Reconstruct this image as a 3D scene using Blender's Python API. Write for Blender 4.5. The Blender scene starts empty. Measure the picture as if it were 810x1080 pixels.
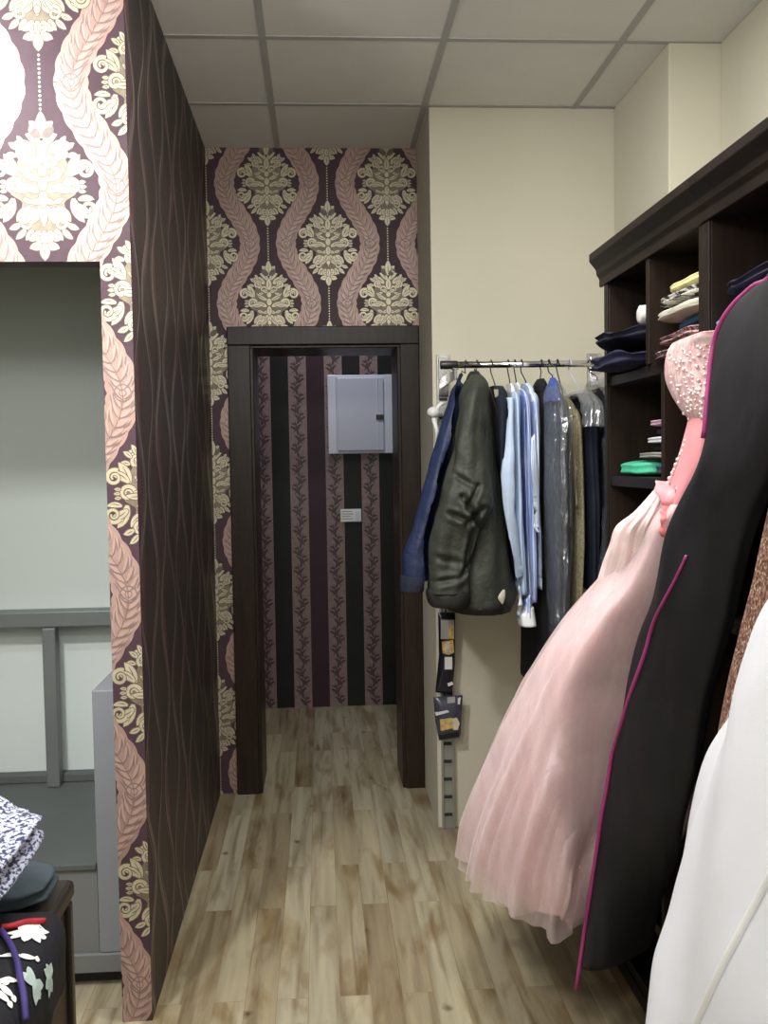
import bpy, bmesh, math, random
from mathutils import Vector, Matrix, noise
from mathutils.bvhtree import BVHTree
C = bpy.context.scene.collection
R = random.Random(7)
PI = math.pi
# ------------------------------------------------------------------ camera
F, YAW, PITCH, ROLL, EYE = 1030.79, .0646, .0509, -.0157, 1.5
cd = bpy.data.cameras.new('camera'); cam = bpy.data.objects.new('camera', cd); C.objects.link(cam)
cd.sensor_fit = 'HORIZONTAL'; cd.sensor_width = 36; cd.lens = 36*F/810; cd.clip_start = .02
CM = Matrix.Rotation(-YAW, 3, 'Z') @ Matrix.Rotation(PI/2-PITCH, 3, 'X') @ Matrix.Rotation(ROLL, 3, 'Z')
cam.matrix_world = Matrix.Translation((0, 0, EYE)) @ CM.to_4x4()
bpy.context.scene.camera = cam
def ray(u, v): return CM @ Vector(((u-405)/F, -(v-540)/F, -1))
def at(u, v, X=None, Y=None, Z=None):          # where the sight line of a pixel meets a plane of the room
    d = ray(u, v)
    t = X/d.x if X is not None else Y/d.y if Y is not None else (Z-EYE)/d.z
    return Vector((0, 0, EYE)) + d*t
# ------------------------------------------------------------------ materials
class NT:
    def __init__(s, name):
        s.m = bpy.data.materials.new(name); s.m.use_nodes = True; s.t = s.m.node_tree
        s.b = s.t.nodes['Principled BSDF']; s.tc = s.t.nodes.new('ShaderNodeTexCoord')
    def n(s, typ, **k):
        nd = s.t.nodes.new('ShaderNode'+typ)
        for a, v in k.items():
            if a.startswith('i_'): nd.inputs[a[2:].replace('_', ' ')].default_value = v
            else: setattr(nd, a, v)
        return nd
    def l(s, a, b): s.t.links.new(a, b)
    def noise(s, scale, detail=4, stretch=None, rough=.5):
        nd = s.n('TexNoise'); nd.inputs['Scale'].default_value = scale; nd.inputs['Detail'].default_value = detail
        nd.inputs['Roughness'].default_value = rough
        if stretch:
            mp = s.n('Mapping'); mp.inputs['Scale'].default_value = stretch
            s.l(s.tc.outputs['Object'], mp.inputs[0]); s.l(mp.outputs[0], nd.inputs[0])
        else: s.l(s.tc.outputs['Object'], nd.inputs[0])
        return nd.outputs[0]
    def ramp(s, fac, stops):
        nd = s.n('ValToRGB'); e = nd.color_ramp.elements
        while len(e) < len(stops): e.new(.5)
        for x, (p, c) in zip(e, stops): x.position = p; x.color = (*c, 1)
        s.l(fac, nd.inputs[0]); return nd.outputs[0]
    def mix(s, fac, a, b, mode='MIX'):
        nd = s.n('Mix', data_type='RGBA', blend_type=mode)
        for i, v in ((0, fac), (6, a), (7, b)):
            if isinstance(v, (int, float)): nd.inputs[i].default_value = v
            elif isinstance(v, tuple): nd.inputs[i].default_value = (*v, 1)
            else: s.l(v, nd.inputs[i])
        return nd.outputs[2]
    def bump(s, h, strength=.3, dist=.002):
        nd = s.n('Bump'); nd.inputs['Strength'].default_value = strength; nd.inputs['Distance'].default_value = dist
        s.l(h, nd.inputs['Height']); s.l(nd.outputs[0], s.b.inputs['Normal'])
def sr(r, g, b):
    f = lambda c: (c/255/12.92) if c <= 10 else ((c/255+.055)/1.055)**2.4
    return (f(r), f(g), f(b))
def plain(name, col, rough=.6, metal=0, var=.12, scale=6, bump=0, bscale=60, spec=.5, sheen=0):
    t = NT(name); d = tuple(c*(1-var) for c in col); u = tuple(min(1, c*(1+var)) for c in col)
    c = t.ramp(t.noise(scale), [(.3, d), (.7, u)]); t.l(c, t.b.inputs['Base Color'])
    t.b.inputs['Roughness'].default_value = rough; t.b.inputs['Metallic'].default_value = metal
    t.b.inputs['Specular IOR Level'].default_value = spec
    if sheen: t.b.inputs['Sheen Weight'].default_value = sheen
    if bump: t.bump(t.noise(bscale), bump)
    return t.m
def cloth(name, col, rough=.85, var=.2, weave=350, bump=.35, sheen=.0, wr=14, crease=.0015): 
    t = NT(name); d = tuple(c*(1-var) for c in col); u = tuple(min(1, c*(1+var)) for c in col)
    c = t.ramp(t.noise(wr, 6), [(.3, d), (.7, u)]); t.l(c, t.b.inputs['Base Color'])
    t.b.inputs['Roughness'].default_value = rough; t.b.inputs['Sheen Weight'].default_value = sheen
    t.b.inputs['Specular IOR Level'].default_value = .3
    a = t.n('Math', operation='ADD'); t.l(t.noise(weave, 2), a.inputs[0])
    k = t.n('Math', operation='MULTIPLY'); t.l(t.noise(wr*1.5, 3), k.inputs[0]); k.inputs[1].default_value = 6
    t.l(k.outputs[0], a.inputs[1]); t.bump(a.outputs[0], bump, crease)
    return t.m
def specks(name, a, b, scale, lo=.45, hi=.55, rough=.8, metal=0, stretch=None, bump=.3):
    t = NT(name); c = t.ramp(t.noise(scale, 3, stretch), [(lo, a), (hi, b)]); t.l(c, t.b.inputs['Base Color'])
    t.b.inputs['Roughness'].default_value = rough; t.b.inputs['Metallic'].default_value = metal
    if bump: t.bump(t.noise(scale, 3, stretch), bump)
    return t.m
def stripes(name, a, b, freq, rough=.8, axis='X', duty=.5):
    t = NT(name); w = t.n('TexWave', wave_type='BANDS', bands_direction=axis); w.inputs['Scale'].default_value = freq
    w.inputs['Distortion'].default_value = .6; w.inputs['Detail'].default_value = 1
    t.l(t.tc.outputs['Object'], w.inputs[0])
    c = t.ramp(w.outputs['Fac'] if 'Fac' in w.outputs else w.outputs[1], [(duty-.12, a), (duty+.12, b)]); t.l(c, t.b.inputs['Base Color'])
    t.b.inputs['Roughness'].default_value = rough; t.bump(t.noise(300, 2), .25)
    return t.m
def wood(name, a, b, stretch, rough=.4, bump=.15):
    t = NT(name); c = t.ramp(t.noise(9, 6, stretch, .6), [(.3, a), (.7, b)]); t.l(c, t.b.inputs['Base Color'])
    t.b.inputs['Roughness'].default_value = rough; t.b.inputs['Specular IOR Level'].default_value = .22; t.bump(t.noise(14, 5, stretch), bump, .001)
    return t.m
def clear_film(name, tint, alpha, rough=.12, bscale=18):
    t = NT(name); out = t.t.nodes['Material Output']
    tr = t.n('BsdfTransparent'); mx = t.n('MixShader'); gl = t.n('BsdfGlossy'); gl.inputs['Roughness'].default_value = rough
    gl.inputs['Color'].default_value = (.9, .92, .95, 1)
    bp = t.n('Bump'); bp.inputs['Strength'].default_value = .9; bp.inputs['Distance'].default_value = .012
    nn = t.n('TexNoise'); nn.inputs['Scale'].default_value = bscale; nn.inputs['Detail'].default_value = 3; nn.inputs['Distortion'].default_value = 1.4
    mp = t.n('Mapping'); mp.inputs['Scale'].default_value = (1.6, 1.6, .5); t.l(t.tc.outputs['Object'], mp.inputs[0]); t.l(mp.outputs[0], nn.inputs[0])
    t.l(nn.outputs[0], bp.inputs['Height']); t.l(bp.outputs[0], gl.inputs['Normal'])
    df = t.n('BsdfDiffuse'); df.inputs[0].default_value = (*tint, 1); t.l(bp.outputs[0], df.inputs['Normal'])
    m1 = t.n('MixShader'); m1.inputs[0].default_value = .5; t.l(df.outputs[0], m1.inputs[1]); t.l(gl.outputs[0], m1.inputs[2])
    mx.inputs[0].default_value = alpha; t.l(tr.outputs[0], mx.inputs[1]); t.l(m1.outputs[0], mx.inputs[2]); t.l(mx.outputs[0], out.inputs[0])
    return t.m
def veil(name, col, alpha):
    t = NT(name); c = t.ramp(t.noise(500, 1), [(.35, tuple(x*.85 for x in col)), (.65, col)]); t.l(c, t.b.inputs['Base Color'])
    t.b.inputs['Roughness'].default_value = .8; t.b.inputs['Sheen Weight'].default_value = .3
    mm = t.n('MapRange'); mm.inputs['From Min'].default_value = .3; mm.inputs['From Max'].default_value = .7
    mm.inputs['To Min'].default_value = alpha-.12; mm.inputs['To Max'].default_value = alpha+.12
    t.l(t.noise(5, 3, (3, 3, .5)), mm.inputs[0]); t.l(mm.outputs[0], t.b.inputs['Alpha'])
    return t.m
M = {}
M['beige'] = plain('beige_wall_paint', (.62, .59, .475), .85, var=.03, scale=2, bump=.12, bscale=120)
M['taupe'] = M['beige']
M['tile'] = plain('ceiling_tile', (.74, .74, .71), .9, var=.03, scale=4, bump=.25, bscale=260)
M['tbar'] = plain('ceiling_grid', (.44, .44, .42), .8, var=.03, spec=.1)
M['bgp'] = plain('wallpaper_plum', (.060, .034, .045), .5, var=.08, scale=30, spec=.2, bump=.15, bscale=300)
M['band'] = plain('wallpaper_rose', (.33, .218, .182), .42, metal=.15, var=.14, scale=22, bump=.15, bscale=200)
M['bandl'] = plain('wallpaper_rose_line', (.19, .125, .115), .5, var=.1)
M['bandh'] = plain('wallpaper_rose_light', (.41, .28, .235), .4, metal=.15, var=.1)
M['gold'] = plain('wallpaper_gold', (.46, .41, .285), .38, metal=.25, var=.12, scale=40)
M['golddim'] = plain('wallpaper_gold_shade', (.17, .14, .095), .5, metal=.2, var=.2, scale=60)
M['goldline'] = plain('wallpaper_gold_outline', (.105, .082, .058), .5, var=.15, scale=60)
def wavy():
    t = NT('wallpaper_brown'); c1 = t.ramp(t.noise(7, 5, (1, 1, .6)), [(.3, (.024, .018, .016)), (.7, (.040, .029, .026))])
    f = t.ramp(t.noise(110, 3, (1, 1, .7)), [(.42, (.72, .72, .72)), (.62, (1.3, 1.25, 1.2))])
    t.l(t.mix(1, c1, f, 'MULTIPLY'), t.b.inputs['Base Color']); t.b.inputs['Roughness'].default_value = .5
    t.bump(t.noise(160, 3, (1, 1, .4)), .3, .001); return t.m
M['wavy'] = wavy()
M['wline1'] = plain('wallpaper_wave_mauve', (.145, .108, .10), .35, metal=.3, var=.2, scale=30)
M['wline2'] = plain('wallpaper_wave_grey', (.135, .11, .10), .35, metal=.3, var=.2, scale=30)
M['wline3'] = plain('wallpaper_wave_red', (.075, .036, .034), .45, var=.25, scale=40)
M['s_mauve'] = plain('stripe_mauve', (.225, .155, .145), .5, var=.15, scale=40)
M['s_leaf'] = plain('stripe_leaf', (.06, .036, .038), .5, var=.1)
M['s_black'] = plain('stripe_black', (.016, .017, .015), .5, var=.15, spec=.2)
M['s_purple'] = plain('stripe_plum', (.042, .023, .030), .5, var=.15, spec=.2)
M['wenge'] = wood('wenge_wood', (.015, .0095, .007), (.029, .018, .0135), (5, 5, .5), .36)
M['cab'] = wood('cabinet_wood', (.0085, .0062, .0055), (.018, .0125, .010), (4, .6, .6), .4)
M['cabin'] = wood('cabinet_inside_wood', (.012, .0072, .005), (.026, .015, .010), (4, 4, .6), .5)
M['chrome'] = plain('chrome', (.75, .75, .77), .14, 1, var=.03)
M['steel'] = plain('zinc_upright', (.46, .47, .45), .42, .75, var=.06)
M['slot'] = plain('slot_shadow_gap', (.03, .03, .03), .8)
M['white'] = plain('white_plastic', (.78, .78, .76), .4, var=.03)
M['blackp'] = plain('black_plastic', (.012, .012, .013), .4, var=.1)
M['fuse'] = plain('pale_grey_enamel', (.60, .625, .71), .35, var=.02)
M['fuse2'] = plain('grey_enamel_shade', (.50, .525, .62), .4, var=.02)
M['greyp'] = plain('grey_board', (.17, .18, .18), .55, var=.05, scale=3)
M['greyb'] = plain('blue_grey_panel', (.22, .235, .26), .5, var=.05, scale=3)
M['darkgrey'] = plain('dark_grey_carpet', (.085, .098, .095), .75, var=.08, scale=5)
M['shutter'] = plain('pale_grey_backdrop', (.60, .67, .645), .6, var=.03, scale=1.5)
M['rail'] = plain('grey_metal', (.155, .175, .17), .45, .2, var=.06)
M['brownbox'] = wood('brown_laminate', (.050, .036, .024), (.075, .055, .036), (3, .5, .5), .5)
M['brownedge'] = plain('dark_brown_edge', (.018, .013, .010), .35, var=.1)
# ---- floor planks
def floor_mat():
    t = NT('oak_planks')
    mp = t.n('Mapping'); mp.inputs['Rotation'].default_value = (0, 0, PI/2); t.l(t.tc.outputs['Object'], mp.inputs[0])
    br = t.n('TexBrick', offset=.37, offset_frequency=2); t.l(mp.outputs[0], br.inputs[0])
    br.inputs['Color1'].default_value = (0, 0, 0, 1); br.inputs['Color2'].default_value = (1, 1, 1, 1); br.inputs['Mortar'].default_value = (.5, .5, .5, 1)
    for k, v in (('Scale', 1), ('Mortar Size', .0009), ('Mortar Smooth', .1), ('Bias', 0), ('Brick Width', .9), ('Row Height', .088)): br.inputs[k].default_value = v
    tone = t.ramp(br.outputs['Color'], [(0, (.225, .180, .108)), (.35, (.29, .247, .157)), (.7, (.35, .312, .21)), (1, (.32, .288, .203))])
    cmb = t.n('Mapping'); t.l(t.tc.outputs['Object'], cmb.inputs[0]); cmb.inputs['Scale'].default_value = (1, .055, 1)
    off = t.n('VectorMath', operation='ADD'); t.l(cmb.outputs[0], off.inputs[0])
    sc = t.n('VectorMath', operation='SCALE'); sc.inputs[3].default_value = 9; t.l(br.outputs['Color'], sc.inputs[0]); t.l(sc.outputs[0], off.inputs[1])
    g = t.n('TexNoise'); g.inputs['Scale'].default_value = 30; g.inputs['Detail'].default_value = 9; g.inputs['Distortion'].default_value = .45; t.l(off.outputs[0], g.inputs[0])
    grain = t.ramp(g.outputs[0], [(.25, (.50, .43, .34)), (.5, (1, 1, 1)), (.75, (1.25, 1.25, 1.22))])
    c = t.mix(1, tone, grain, 'MULTIPLY')
    st = t.n('TexNoise'); st.inputs['Scale'].default_value = 11; st.inputs['Detail'].default_value = 6; st.inputs['Distortion'].default_value = .5
    mp3 = t.n('Mapping'); mp3.inputs['Scale'].default_value = (1, .22, 1); t.l(t.tc.outputs['Object'], mp3.inputs[0])
    of2 = t.n('VectorMath', operation='ADD'); t.l(mp3.outputs[0], of2.inputs[0]); t.l(sc.outputs[0], of2.inputs[1]); t.l(of2.outputs[0], st.inputs[0])
    stain = t.ramp(st.outputs[0], [(.52, (0, 0, 0)), (.68, (1, 1, 1))]); c = t.mix(stain, c, t.mix(1, c, (.64, .54, .41), 'MULTIPLY'))
    vo = t.n('TexVoronoi'); vo.inputs['Scale'].default_value = 7; mp2 = t.n('Mapping'); mp2.inputs['Scale'].default_value = (1, .6, 1)
    t.l(t.tc.outputs['Object'], mp2.inputs[0]); t.l(mp2.outputs[0], vo.inputs[0])
    vd = t.n('Math', operation='ADD'); t.l(vo.outputs['Distance'], vd.inputs[0])
    nz = t.n('Math', operation='MULTIPLY'); nz.inputs[1].default_value = .16; t.l(t.noise(40, 3), nz.inputs[0]); t.l(nz.outputs[0], vd.inputs[1])
    knot = t.ramp(vd.outputs[0], [(.10, (.26, .17, .10)), (.19, (1, 1, 1))])
    c = t.mix(.85, c, knot, 'MULTIPLY')
    c = t.mix(br.outputs['Fac'], c, t.mix(1, c, (.76, .70, .62), 'MULTIPLY')); t.l(c, t.b.inputs['Base Color'])
    t.b.inputs['Roughness'].default_value = .42; t.b.inputs['Specular IOR Level'].default_value = .35; t.bump(g.outputs[0], .12, .001)
    return t.m
M['floor'] = floor_mat()
# ------------------------------------------------------------------ object helpers
def wloc(o):
    v = Vector()
    while o: v += o.location; o = o.parent
    return v
def obj(name, verts, faces, mats, parent=None, smooth=True, idx=None, origin=None):
    """one mesh object from world-space geometry"""
    vs = [Vector(v) for v in verts]
    if parent is not None: base = wloc(parent)
    elif origin is not None: base = Vector(origin)
    else:
        xs = [v.x for v in vs]; ys = [v.y for v in vs]; base = Vector(((min(xs)+max(xs))/2, (min(ys)+max(ys))/2, min(v.z for v in vs)))
    me = bpy.data.meshes.new(name); me.from_pydata([v-base for v in vs], [], faces)
    if not isinstance(mats, (list, tuple)): mats = [mats]
    for m in mats: me.materials.append(m)
    if idx: me.polygons.foreach_set('material_index', idx)
    if smooth: me.polygons.foreach_set('use_smooth', [True]*len(me.polygons))
    me.update(); o = bpy.data.objects.new(name, me); C.objects.link(o)
    if parent is not None: o.parent = parent
    else: o.location = base
    return o
def fixn(o):
    bm = bmesh.new(); bm.from_mesh(o.data); bmesh.ops.recalc_face_normals(bm, faces=bm.faces); bm.to_mesh(o.data); bm.free(); return o
def thing(name, label, cat, loc, group=None):
    o = bpy.data.objects.new(name, None); o.empty_display_size = .05; C.objects.link(o); o.location = loc
    o['label'] = label; o['category'] = cat
    if group: o['group'] = group
    return o
def tag(o, label, cat, group=None):
    o['label'] = label; o['category'] = cat
    if group: o['group'] = group
    return o
def struct(o, label=None):
    o['kind'] = 'structure'
    if label: o['label'] = label
    return o
class G:
    """geometry collector"""
    def __init__(s): s.v = []; s.f = []; s.i = []
    def add(s, vs, fs, mi=0):
        n = len(s.v); s.v += [Vector(v) for v in vs]; s.f += [tuple(n+k for k in f) for f in fs]; s.i += [mi]*len(fs); return s
    def box(s, x0, x1, y0, y1, z0, z1, mi=0):
        vs = [(x, y, z) for x in (x0, x1) for y in (y0, y1) for z in (z0, z1)]
        return s.add(vs, [(0, 1, 3, 2), (4, 6, 7, 5), (0, 4, 5, 1), (2, 3, 7, 6), (0, 2, 6, 4), (1, 5, 7, 3)], mi)
    def tube(s, pts, r, n=8, mi=0, cap=True):
        pts = [Vector(p) for p in pts]; rs = r if isinstance(r, (list, tuple)) else [r]*len(pts); vs = []; fs = []
        t0 = (pts[1]-pts[0]).normalized(); ref = Vector((0, 0, 1)) if abs(t0.z) < .9 else Vector((1, 0, 0)); a = t0.cross(ref).normalized()
        for k, p in enumerate(pts):
            t = (pts[min(k+1, len(pts)-1)]-pts[max(k-1, 0)]).normalized(); a = (a-t*a.dot(t)).normalized(); b = t.cross(a)
            for j in range(n): vs.append(p+(a*math.cos(2*PI*j/n)+b*math.sin(2*PI*j/n))*rs[k])
        for k in range(len(pts)-1):
            for j in range(n): fs.append((k*n+j, k*n+(j+1) % n, (k+1)*n+(j+1) % n, (k+1)*n+j))
        if cap: fs.append(tuple(range(n))[::-1]); fs.append(tuple((len(pts)-1)*n+j for j in range(n)))
        return s.add(vs, fs, mi)
    def ball(s, c, r, n=12, m=8, mi=0, sc=(1, 1, 1)):
        vs = []; fs = []
        for i in range(m+1):
            for j in range(n):
                a = PI*i/m; b = 2*PI*j/n
                vs.append((c[0]+r*sc[0]*math.sin(a)*math.cos(b), c[1]+r*sc[1]*math.sin(a)*math.sin(b), c[2]+r*sc[2]*math.cos(a)))
        for i in range(m):
            for j in range(n): fs.append((i*n+j, (i+1)*n+j, (i+1)*n+(j+1) % n, i*n+(j+1) % n))
        return s.add(vs, fs, mi)
    def obj(s, name, mats, parent=None, smooth=False, bevel=0, sub=0, origin=None):
        o = obj(name, s.v, s.f, mats, parent, smooth, s.i, origin); fixn(o)
        if bevel:
            b = o.modifiers.new('bevel', 'BEVEL'); b.width = bevel; b.segments = 2; b.limit_method = 'ANGLE'
        if sub:
            b = o.modifiers.new('sub', 'SUBSURF'); b.levels = sub; b.render_levels = sub
        return o
def box(name, x0, x1, y0, y1, z0, z1, mats, parent=None, bevel=0): return G().box(x0, x1, y0, y1, z0, z1).obj(name, mats, parent, False, bevel)
def cr(rows, m):
    """Catmull-Rom resampling of row tuples"""
    n = len(rows); out = []
    for k in range(m):
        t = k/(m-1)*(n-1); i = min(int(t), n-2); f = t-i
        p0, p1, p2, p3 = rows[max(i-1, 0)], rows[i], rows[i+1], rows[min(i+2, n-1)]
        out.append(tuple(.5*(2*b+(c-a)*f+(2*a-5*b+4*c-d)*f*f+(3*b-a-3*c+d)*f**3) for a, b, c, d in zip(p0, p1, p2, p3)))
    return out
def sgnp(x, p): return math.copysign(abs(x)**p, x)
def loft(rows, m=40, n=44, e=2.2, fold=0., k=7, wr=.006, seed=0., clampx=None, swirl=.6, hemw=0., open_=False, fgrow=False, topopen=False, post=None):
    """closed garment body: rows of (z, xc, yc, rx, ry, rot)"""
    rs = cr(rows, m); vs = []; fs = []
    for q, (z, xc, yc, rx, ry, ro) in enumerate(rs):
        tq = q/(m-1)
        for j in range(n):
            a = 2*PI*j/n; lx = sgnp(math.cos(a), 2/e)*max(rx, .002); ly = sgnp(math.sin(a), 2/e)*max(ry, .002)
            fg = tq if fgrow else min(1, tq*3+.15)
            am = 1+fold*fg*(.6*math.sin(k*a+seed+swirl*math.sin(z*4+seed))+.4*math.sin((2*k+1)*a+2.1*seed+z*2))
            lx *= am; ly *= am
            w = noise.noise(Vector((lx*7+seed, ly*7, z*5)))*wr+noise.noise(Vector((lx*22+seed, ly*22, z*13)))*wr*.5
            d = Vector((lx, ly)).normalized() if abs(lx)+abs(ly) > 1e-6 else Vector((0, 0)); lx += d.x*w; ly += d.y*w
            x = xc+lx*math.cos(ro)-ly*math.sin(ro); y = yc+lx*math.sin(ro)+ly*math.cos(ro)
            if clampx is not None and x > clampx: x = clampx+(x-clampx)*.02
            zz = z+hemw*tq**4*(math.sin(5*a+seed)+.5*math.sin(11*a+seed))
            vs.append(post(x, y, zz) if post else (x, y, zz))
    for q in range(m-1):
        for j in range(n): fs.append((q*n+j, (q+1)*n+j, (q+1)*n+(j+1) % n, q*n+(j+1) % n))
    if not topopen: fs.append(tuple(range(n)))
    if not open_: fs.append(tuple((m-1)*n+j for j in range(n))[::-1])
    return vs, fs
def cushion(x0, x1, y0, y1, z0, z1, layers=2, e=5., wr=.006, seed=0., n=40, m=22, tilt=0., droop=0.):
    """folded cloth: rounded slab with the grooves of its folds"""
    vs = []; fs = []; cx, cy, cz = (x0+x1)/2, (y0+y1)/2, (z0+z1)/2; hx, hy, hz = (x1-x0)/2, (y1-y0)/2, (z1-z0)/2
    for i in range(m+1):
        th = PI*i/m; c = math.cos(th); s = math.sin(th)
        for j in range(n):
            ph = 2*PI*j/n; zz = sgnp(c, 2/3.2); rr = sgnp(s, 2/4.)
            g = 1-.085*(.5+.5*math.cos(zz*PI*layers))*(abs(zz) < .97)*min(1, s*2)
            px = sgnp(math.cos(ph), 2/e)*rr*hx*g; py = sgnp(math.sin(ph), 2/e)*rr*hy*g; pz = zz*hz
            w = noise.noise(Vector((px*9+seed, py*9, pz*14)))*wr*1.6+noise.noise(Vector((px*30+seed, py*30, pz*30)))*wr*.5
            pz += w*min(1, (zz+1)*2)+tilt*py/hy*hz*(zz+1)*.5-droop*(max(0, -px/hx))**2*hz*(zz+1)*.5; px += w*.7*s; py += w*.7*s
            vs.append((cx+px, cy+py, cz+pz))
    for i in range(m):
        for j in range(n): fs.append((i*n+j, (i+1)*n+j, (i+1)*n+(j+1) % n, i*n+(j+1) % n))
    return vs, fs
# ------------------------------------------------------------------ wallpaper drawing (2-D vector shapes in metres)
def quadstrip(pts, ws):
    out = []; L = []
    for k, p in enumerate(pts):
        a = pts[max(k-1, 0)]; b = pts[min(k+1, len(pts)-1)]; dx, dy = b[0]-a[0], b[1]-a[1]; l = math.hypot(dx, dy) or 1
        nx, ny = -dy/l, dx/l; L.append(((p[0]+nx*ws[k], p[1]+ny*ws[k]), (p[0]-nx*ws[k], p[1]-ny*ws[k])))
    for k in range(len(L)-1): out.append([L[k][0], L[k][1], L[k+1][1], L[k+1][0]])
    return out
def leaf(x, y, ang, ln, w, curve=0., n=6):
    pts = []; ws = []; a = ang; px, py = x, y
    for k in range(n+1):
        t = k/n; pts.append((px, py)); ws.append(max(.0004, w*(math.sin(PI*min(1, t*.92+.08))**.75))); px += math.cos(a)*ln/n; py += math.sin(a)*ln/n; a += curve/n
    return quadstrip(pts, ws)
def curl(cx, cy, r0, r1, a0, a1, w0, w1, n=16):
    pts = []; ws = []
    for k in range(n+1):
        t = k/n; a = a0+(a1-a0)*t; r = r0+(r1-r0)*t; pts.append((cx+r*math.cos(a), cy+r*math.sin(a))); ws.append(w0+(w1-w0)*t)
    return quadstrip(pts, ws)
def disc(x, y, r, n=10): return [[(x+r*math.cos(2*PI*k/n), y+r*math.sin(2*PI*k/n)) for k in range(n)]]
def ellip(x, y, rx, ry, n=14): return [[(x+rx*math.cos(2*PI*k/n), y+ry*math.sin(2*PI*k/n)) for k in range(n)]]
leaf_, curl_, ellip_ = leaf, curl, ellip
def mir(ps): return [[(-x, y) for x, y in p][::-1] for p in ps]
PX, PY = .534, .53
def medallion():
    D = math.radians; raw = (leaf_, curl_, ellip_)
    def leaf(x, y, a, ln, w, c=0., n=6): return [(leaf_(x-math.cos(a)*.002, y-math.sin(a)*.002, a, ln+.004, w+.0026, c, n), leaf_(x, y, a, ln, w, c, n), w, leaf_(x+math.cos(a)*ln*.15, y+math.sin(a)*ln*.15, a, ln*.62, .0013, c*.75, 4))]
    def curl(cx, cy, r0, r1, a0, a1, w0, w1, n=16): return [(curl_(cx, cy, r0, r1, a0, a1, w0+.0022, w1+.0018, n), curl_(cx, cy, r0, r1, a0, a1, w0, w1, n), 0, [])]
    def ellip(x, y, rx, ry): return [(ellip_(x, y, rx+.0024, ry+.0024), ellip_(x, y, rx, ry), 0, [])]
    lo = []; hi = []; dk = []
    # shade backing
    lo += ellip_(0, .02, .07, .10)+ellip_(0, -.06, .056, .08)+ellip_(0, .0, .09, .045)
    h = []
    h += leaf(.004, .128, D(32), .036, .010, .5)+leaf(.006, .150, D(25), .028, .008, .4)           # top fleuron, right half
    h += leaf(.006, .105, D(62), .045, .010, -.9)+leaf(.02, .088, D(48), .058, .012, -1.0)+leaf(.03, .07, D(30), .05, .011, .9)
    h += curl(.046, .088, .017, .004, D(-60), D(330), .0042, .0015)+curl(.024, .062, .016, .004, D(200), D(-200), .0042, .0015)
    h += leaf(.05, .105, D(80), .026, .006, -.6)+leaf(.062, .095, D(50), .026, .006, -.5)+leaf(.066, .078, D(20), .024, .006, -.4)
    # upper outer scroll
    h += leaf(.068, .028, D(75), .062, .012, -.5)+leaf(.07, .03, D(48), .058, .010, -.9)+curl(.108, .044, .021, .005, D(120), D(-420), .0052, .0018, 26)
    # middle scroll
    h += leaf(.012, -.012, D(28), .06, .010, -.7)+curl(.074, .002, .020, .005, D(160), D(-380), .0052, .0018, 24)+leaf(.03, -.004, D(-12), .05, .008, .5)
    h += leaf(.01, .018, D(18), .055, .008, .6)+leaf(.092, .012, D(5), .016, .004)+leaf(.094, .001, D(0), .016, .004)+leaf(.092, -.010, D(-5), .016, .004)
    # lower outer scroll
    h += leaf(.076, -.03, D(-80), .066, .012, .6)+leaf(.075, -.042, D(-40), .05, .010, .6)+curl(.113, -.055, .021, .005, D(-150), D(390), .0052, .0018, 26)+leaf(.09, -.032, D(20), .04, .007, -.8)
    # lower fan
    h += leaf(.008, -.050, D(-70), .055, .010, .6)+leaf(.022, -.055, D(-50), .06, .011, .3)+leaf(.034, -.052, D(-32), .05, .010, -.6)
    h += curl(.042, -.092, .019, .004, D(100), D(-300), .0045, .0016)+leaf(.03, -.108, D(-70), .032, .008, .5)+leaf(.048, -.108, D(-55), .034, .007, .4)+leaf(.06, -.095, D(-30), .03, .007, .3)
    h += leaf(.012, -.112, D(-60), .036, .009, .7)+leaf(.004, -.152, D(10), .034, .010, -.7)+leaf(.004, -.138, D(25), .026, .008, .5)
    h += leaf(.004, .048, D(35), .03, .007, -.5)+leaf(.003, -.03, D(-35), .028, .007, .5)+leaf(.05, .035, D(140), .03, .006, .6)+leaf(.05, -.03, D(-150), .026, .006, -.5)
    hi = []
    for o, f, w, d in h: hi.append((o+mir(o), f+mir(f), w, d+mir(d)))
    hi += leaf(0, .125, D(90), .066, .013)+leaf(0, .062, D(90), .05, .012)+ellip(0, .040, .010, .012)+ellip(0, .008, .011, .016)+leaf(0, -.012, D(-90), .04, .011)
    hi += leaf(0, -.055, D(-90), .045, .010)+leaf(0, -.112, D(-90), .036, .009)+leaf(0, -.145, D(-90), .042, .012)+ellip(0, -.083, .008, .010)
    out = [(p, 1, .2+.15*q) for q, p in enumerate(lo)]; n = 0
    for o, f, w, d in hi:
        out += [(p, 6, 1+n*.009) for p in o]+[(p, 2, 1+n*.009+.003) for p in f]+[(p, 6, 1+n*.009+.006) for p in d]
        n += 1
    return out
def bandx(v): return PX/4+.054*math.cos(2*PI*v/PY)
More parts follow.
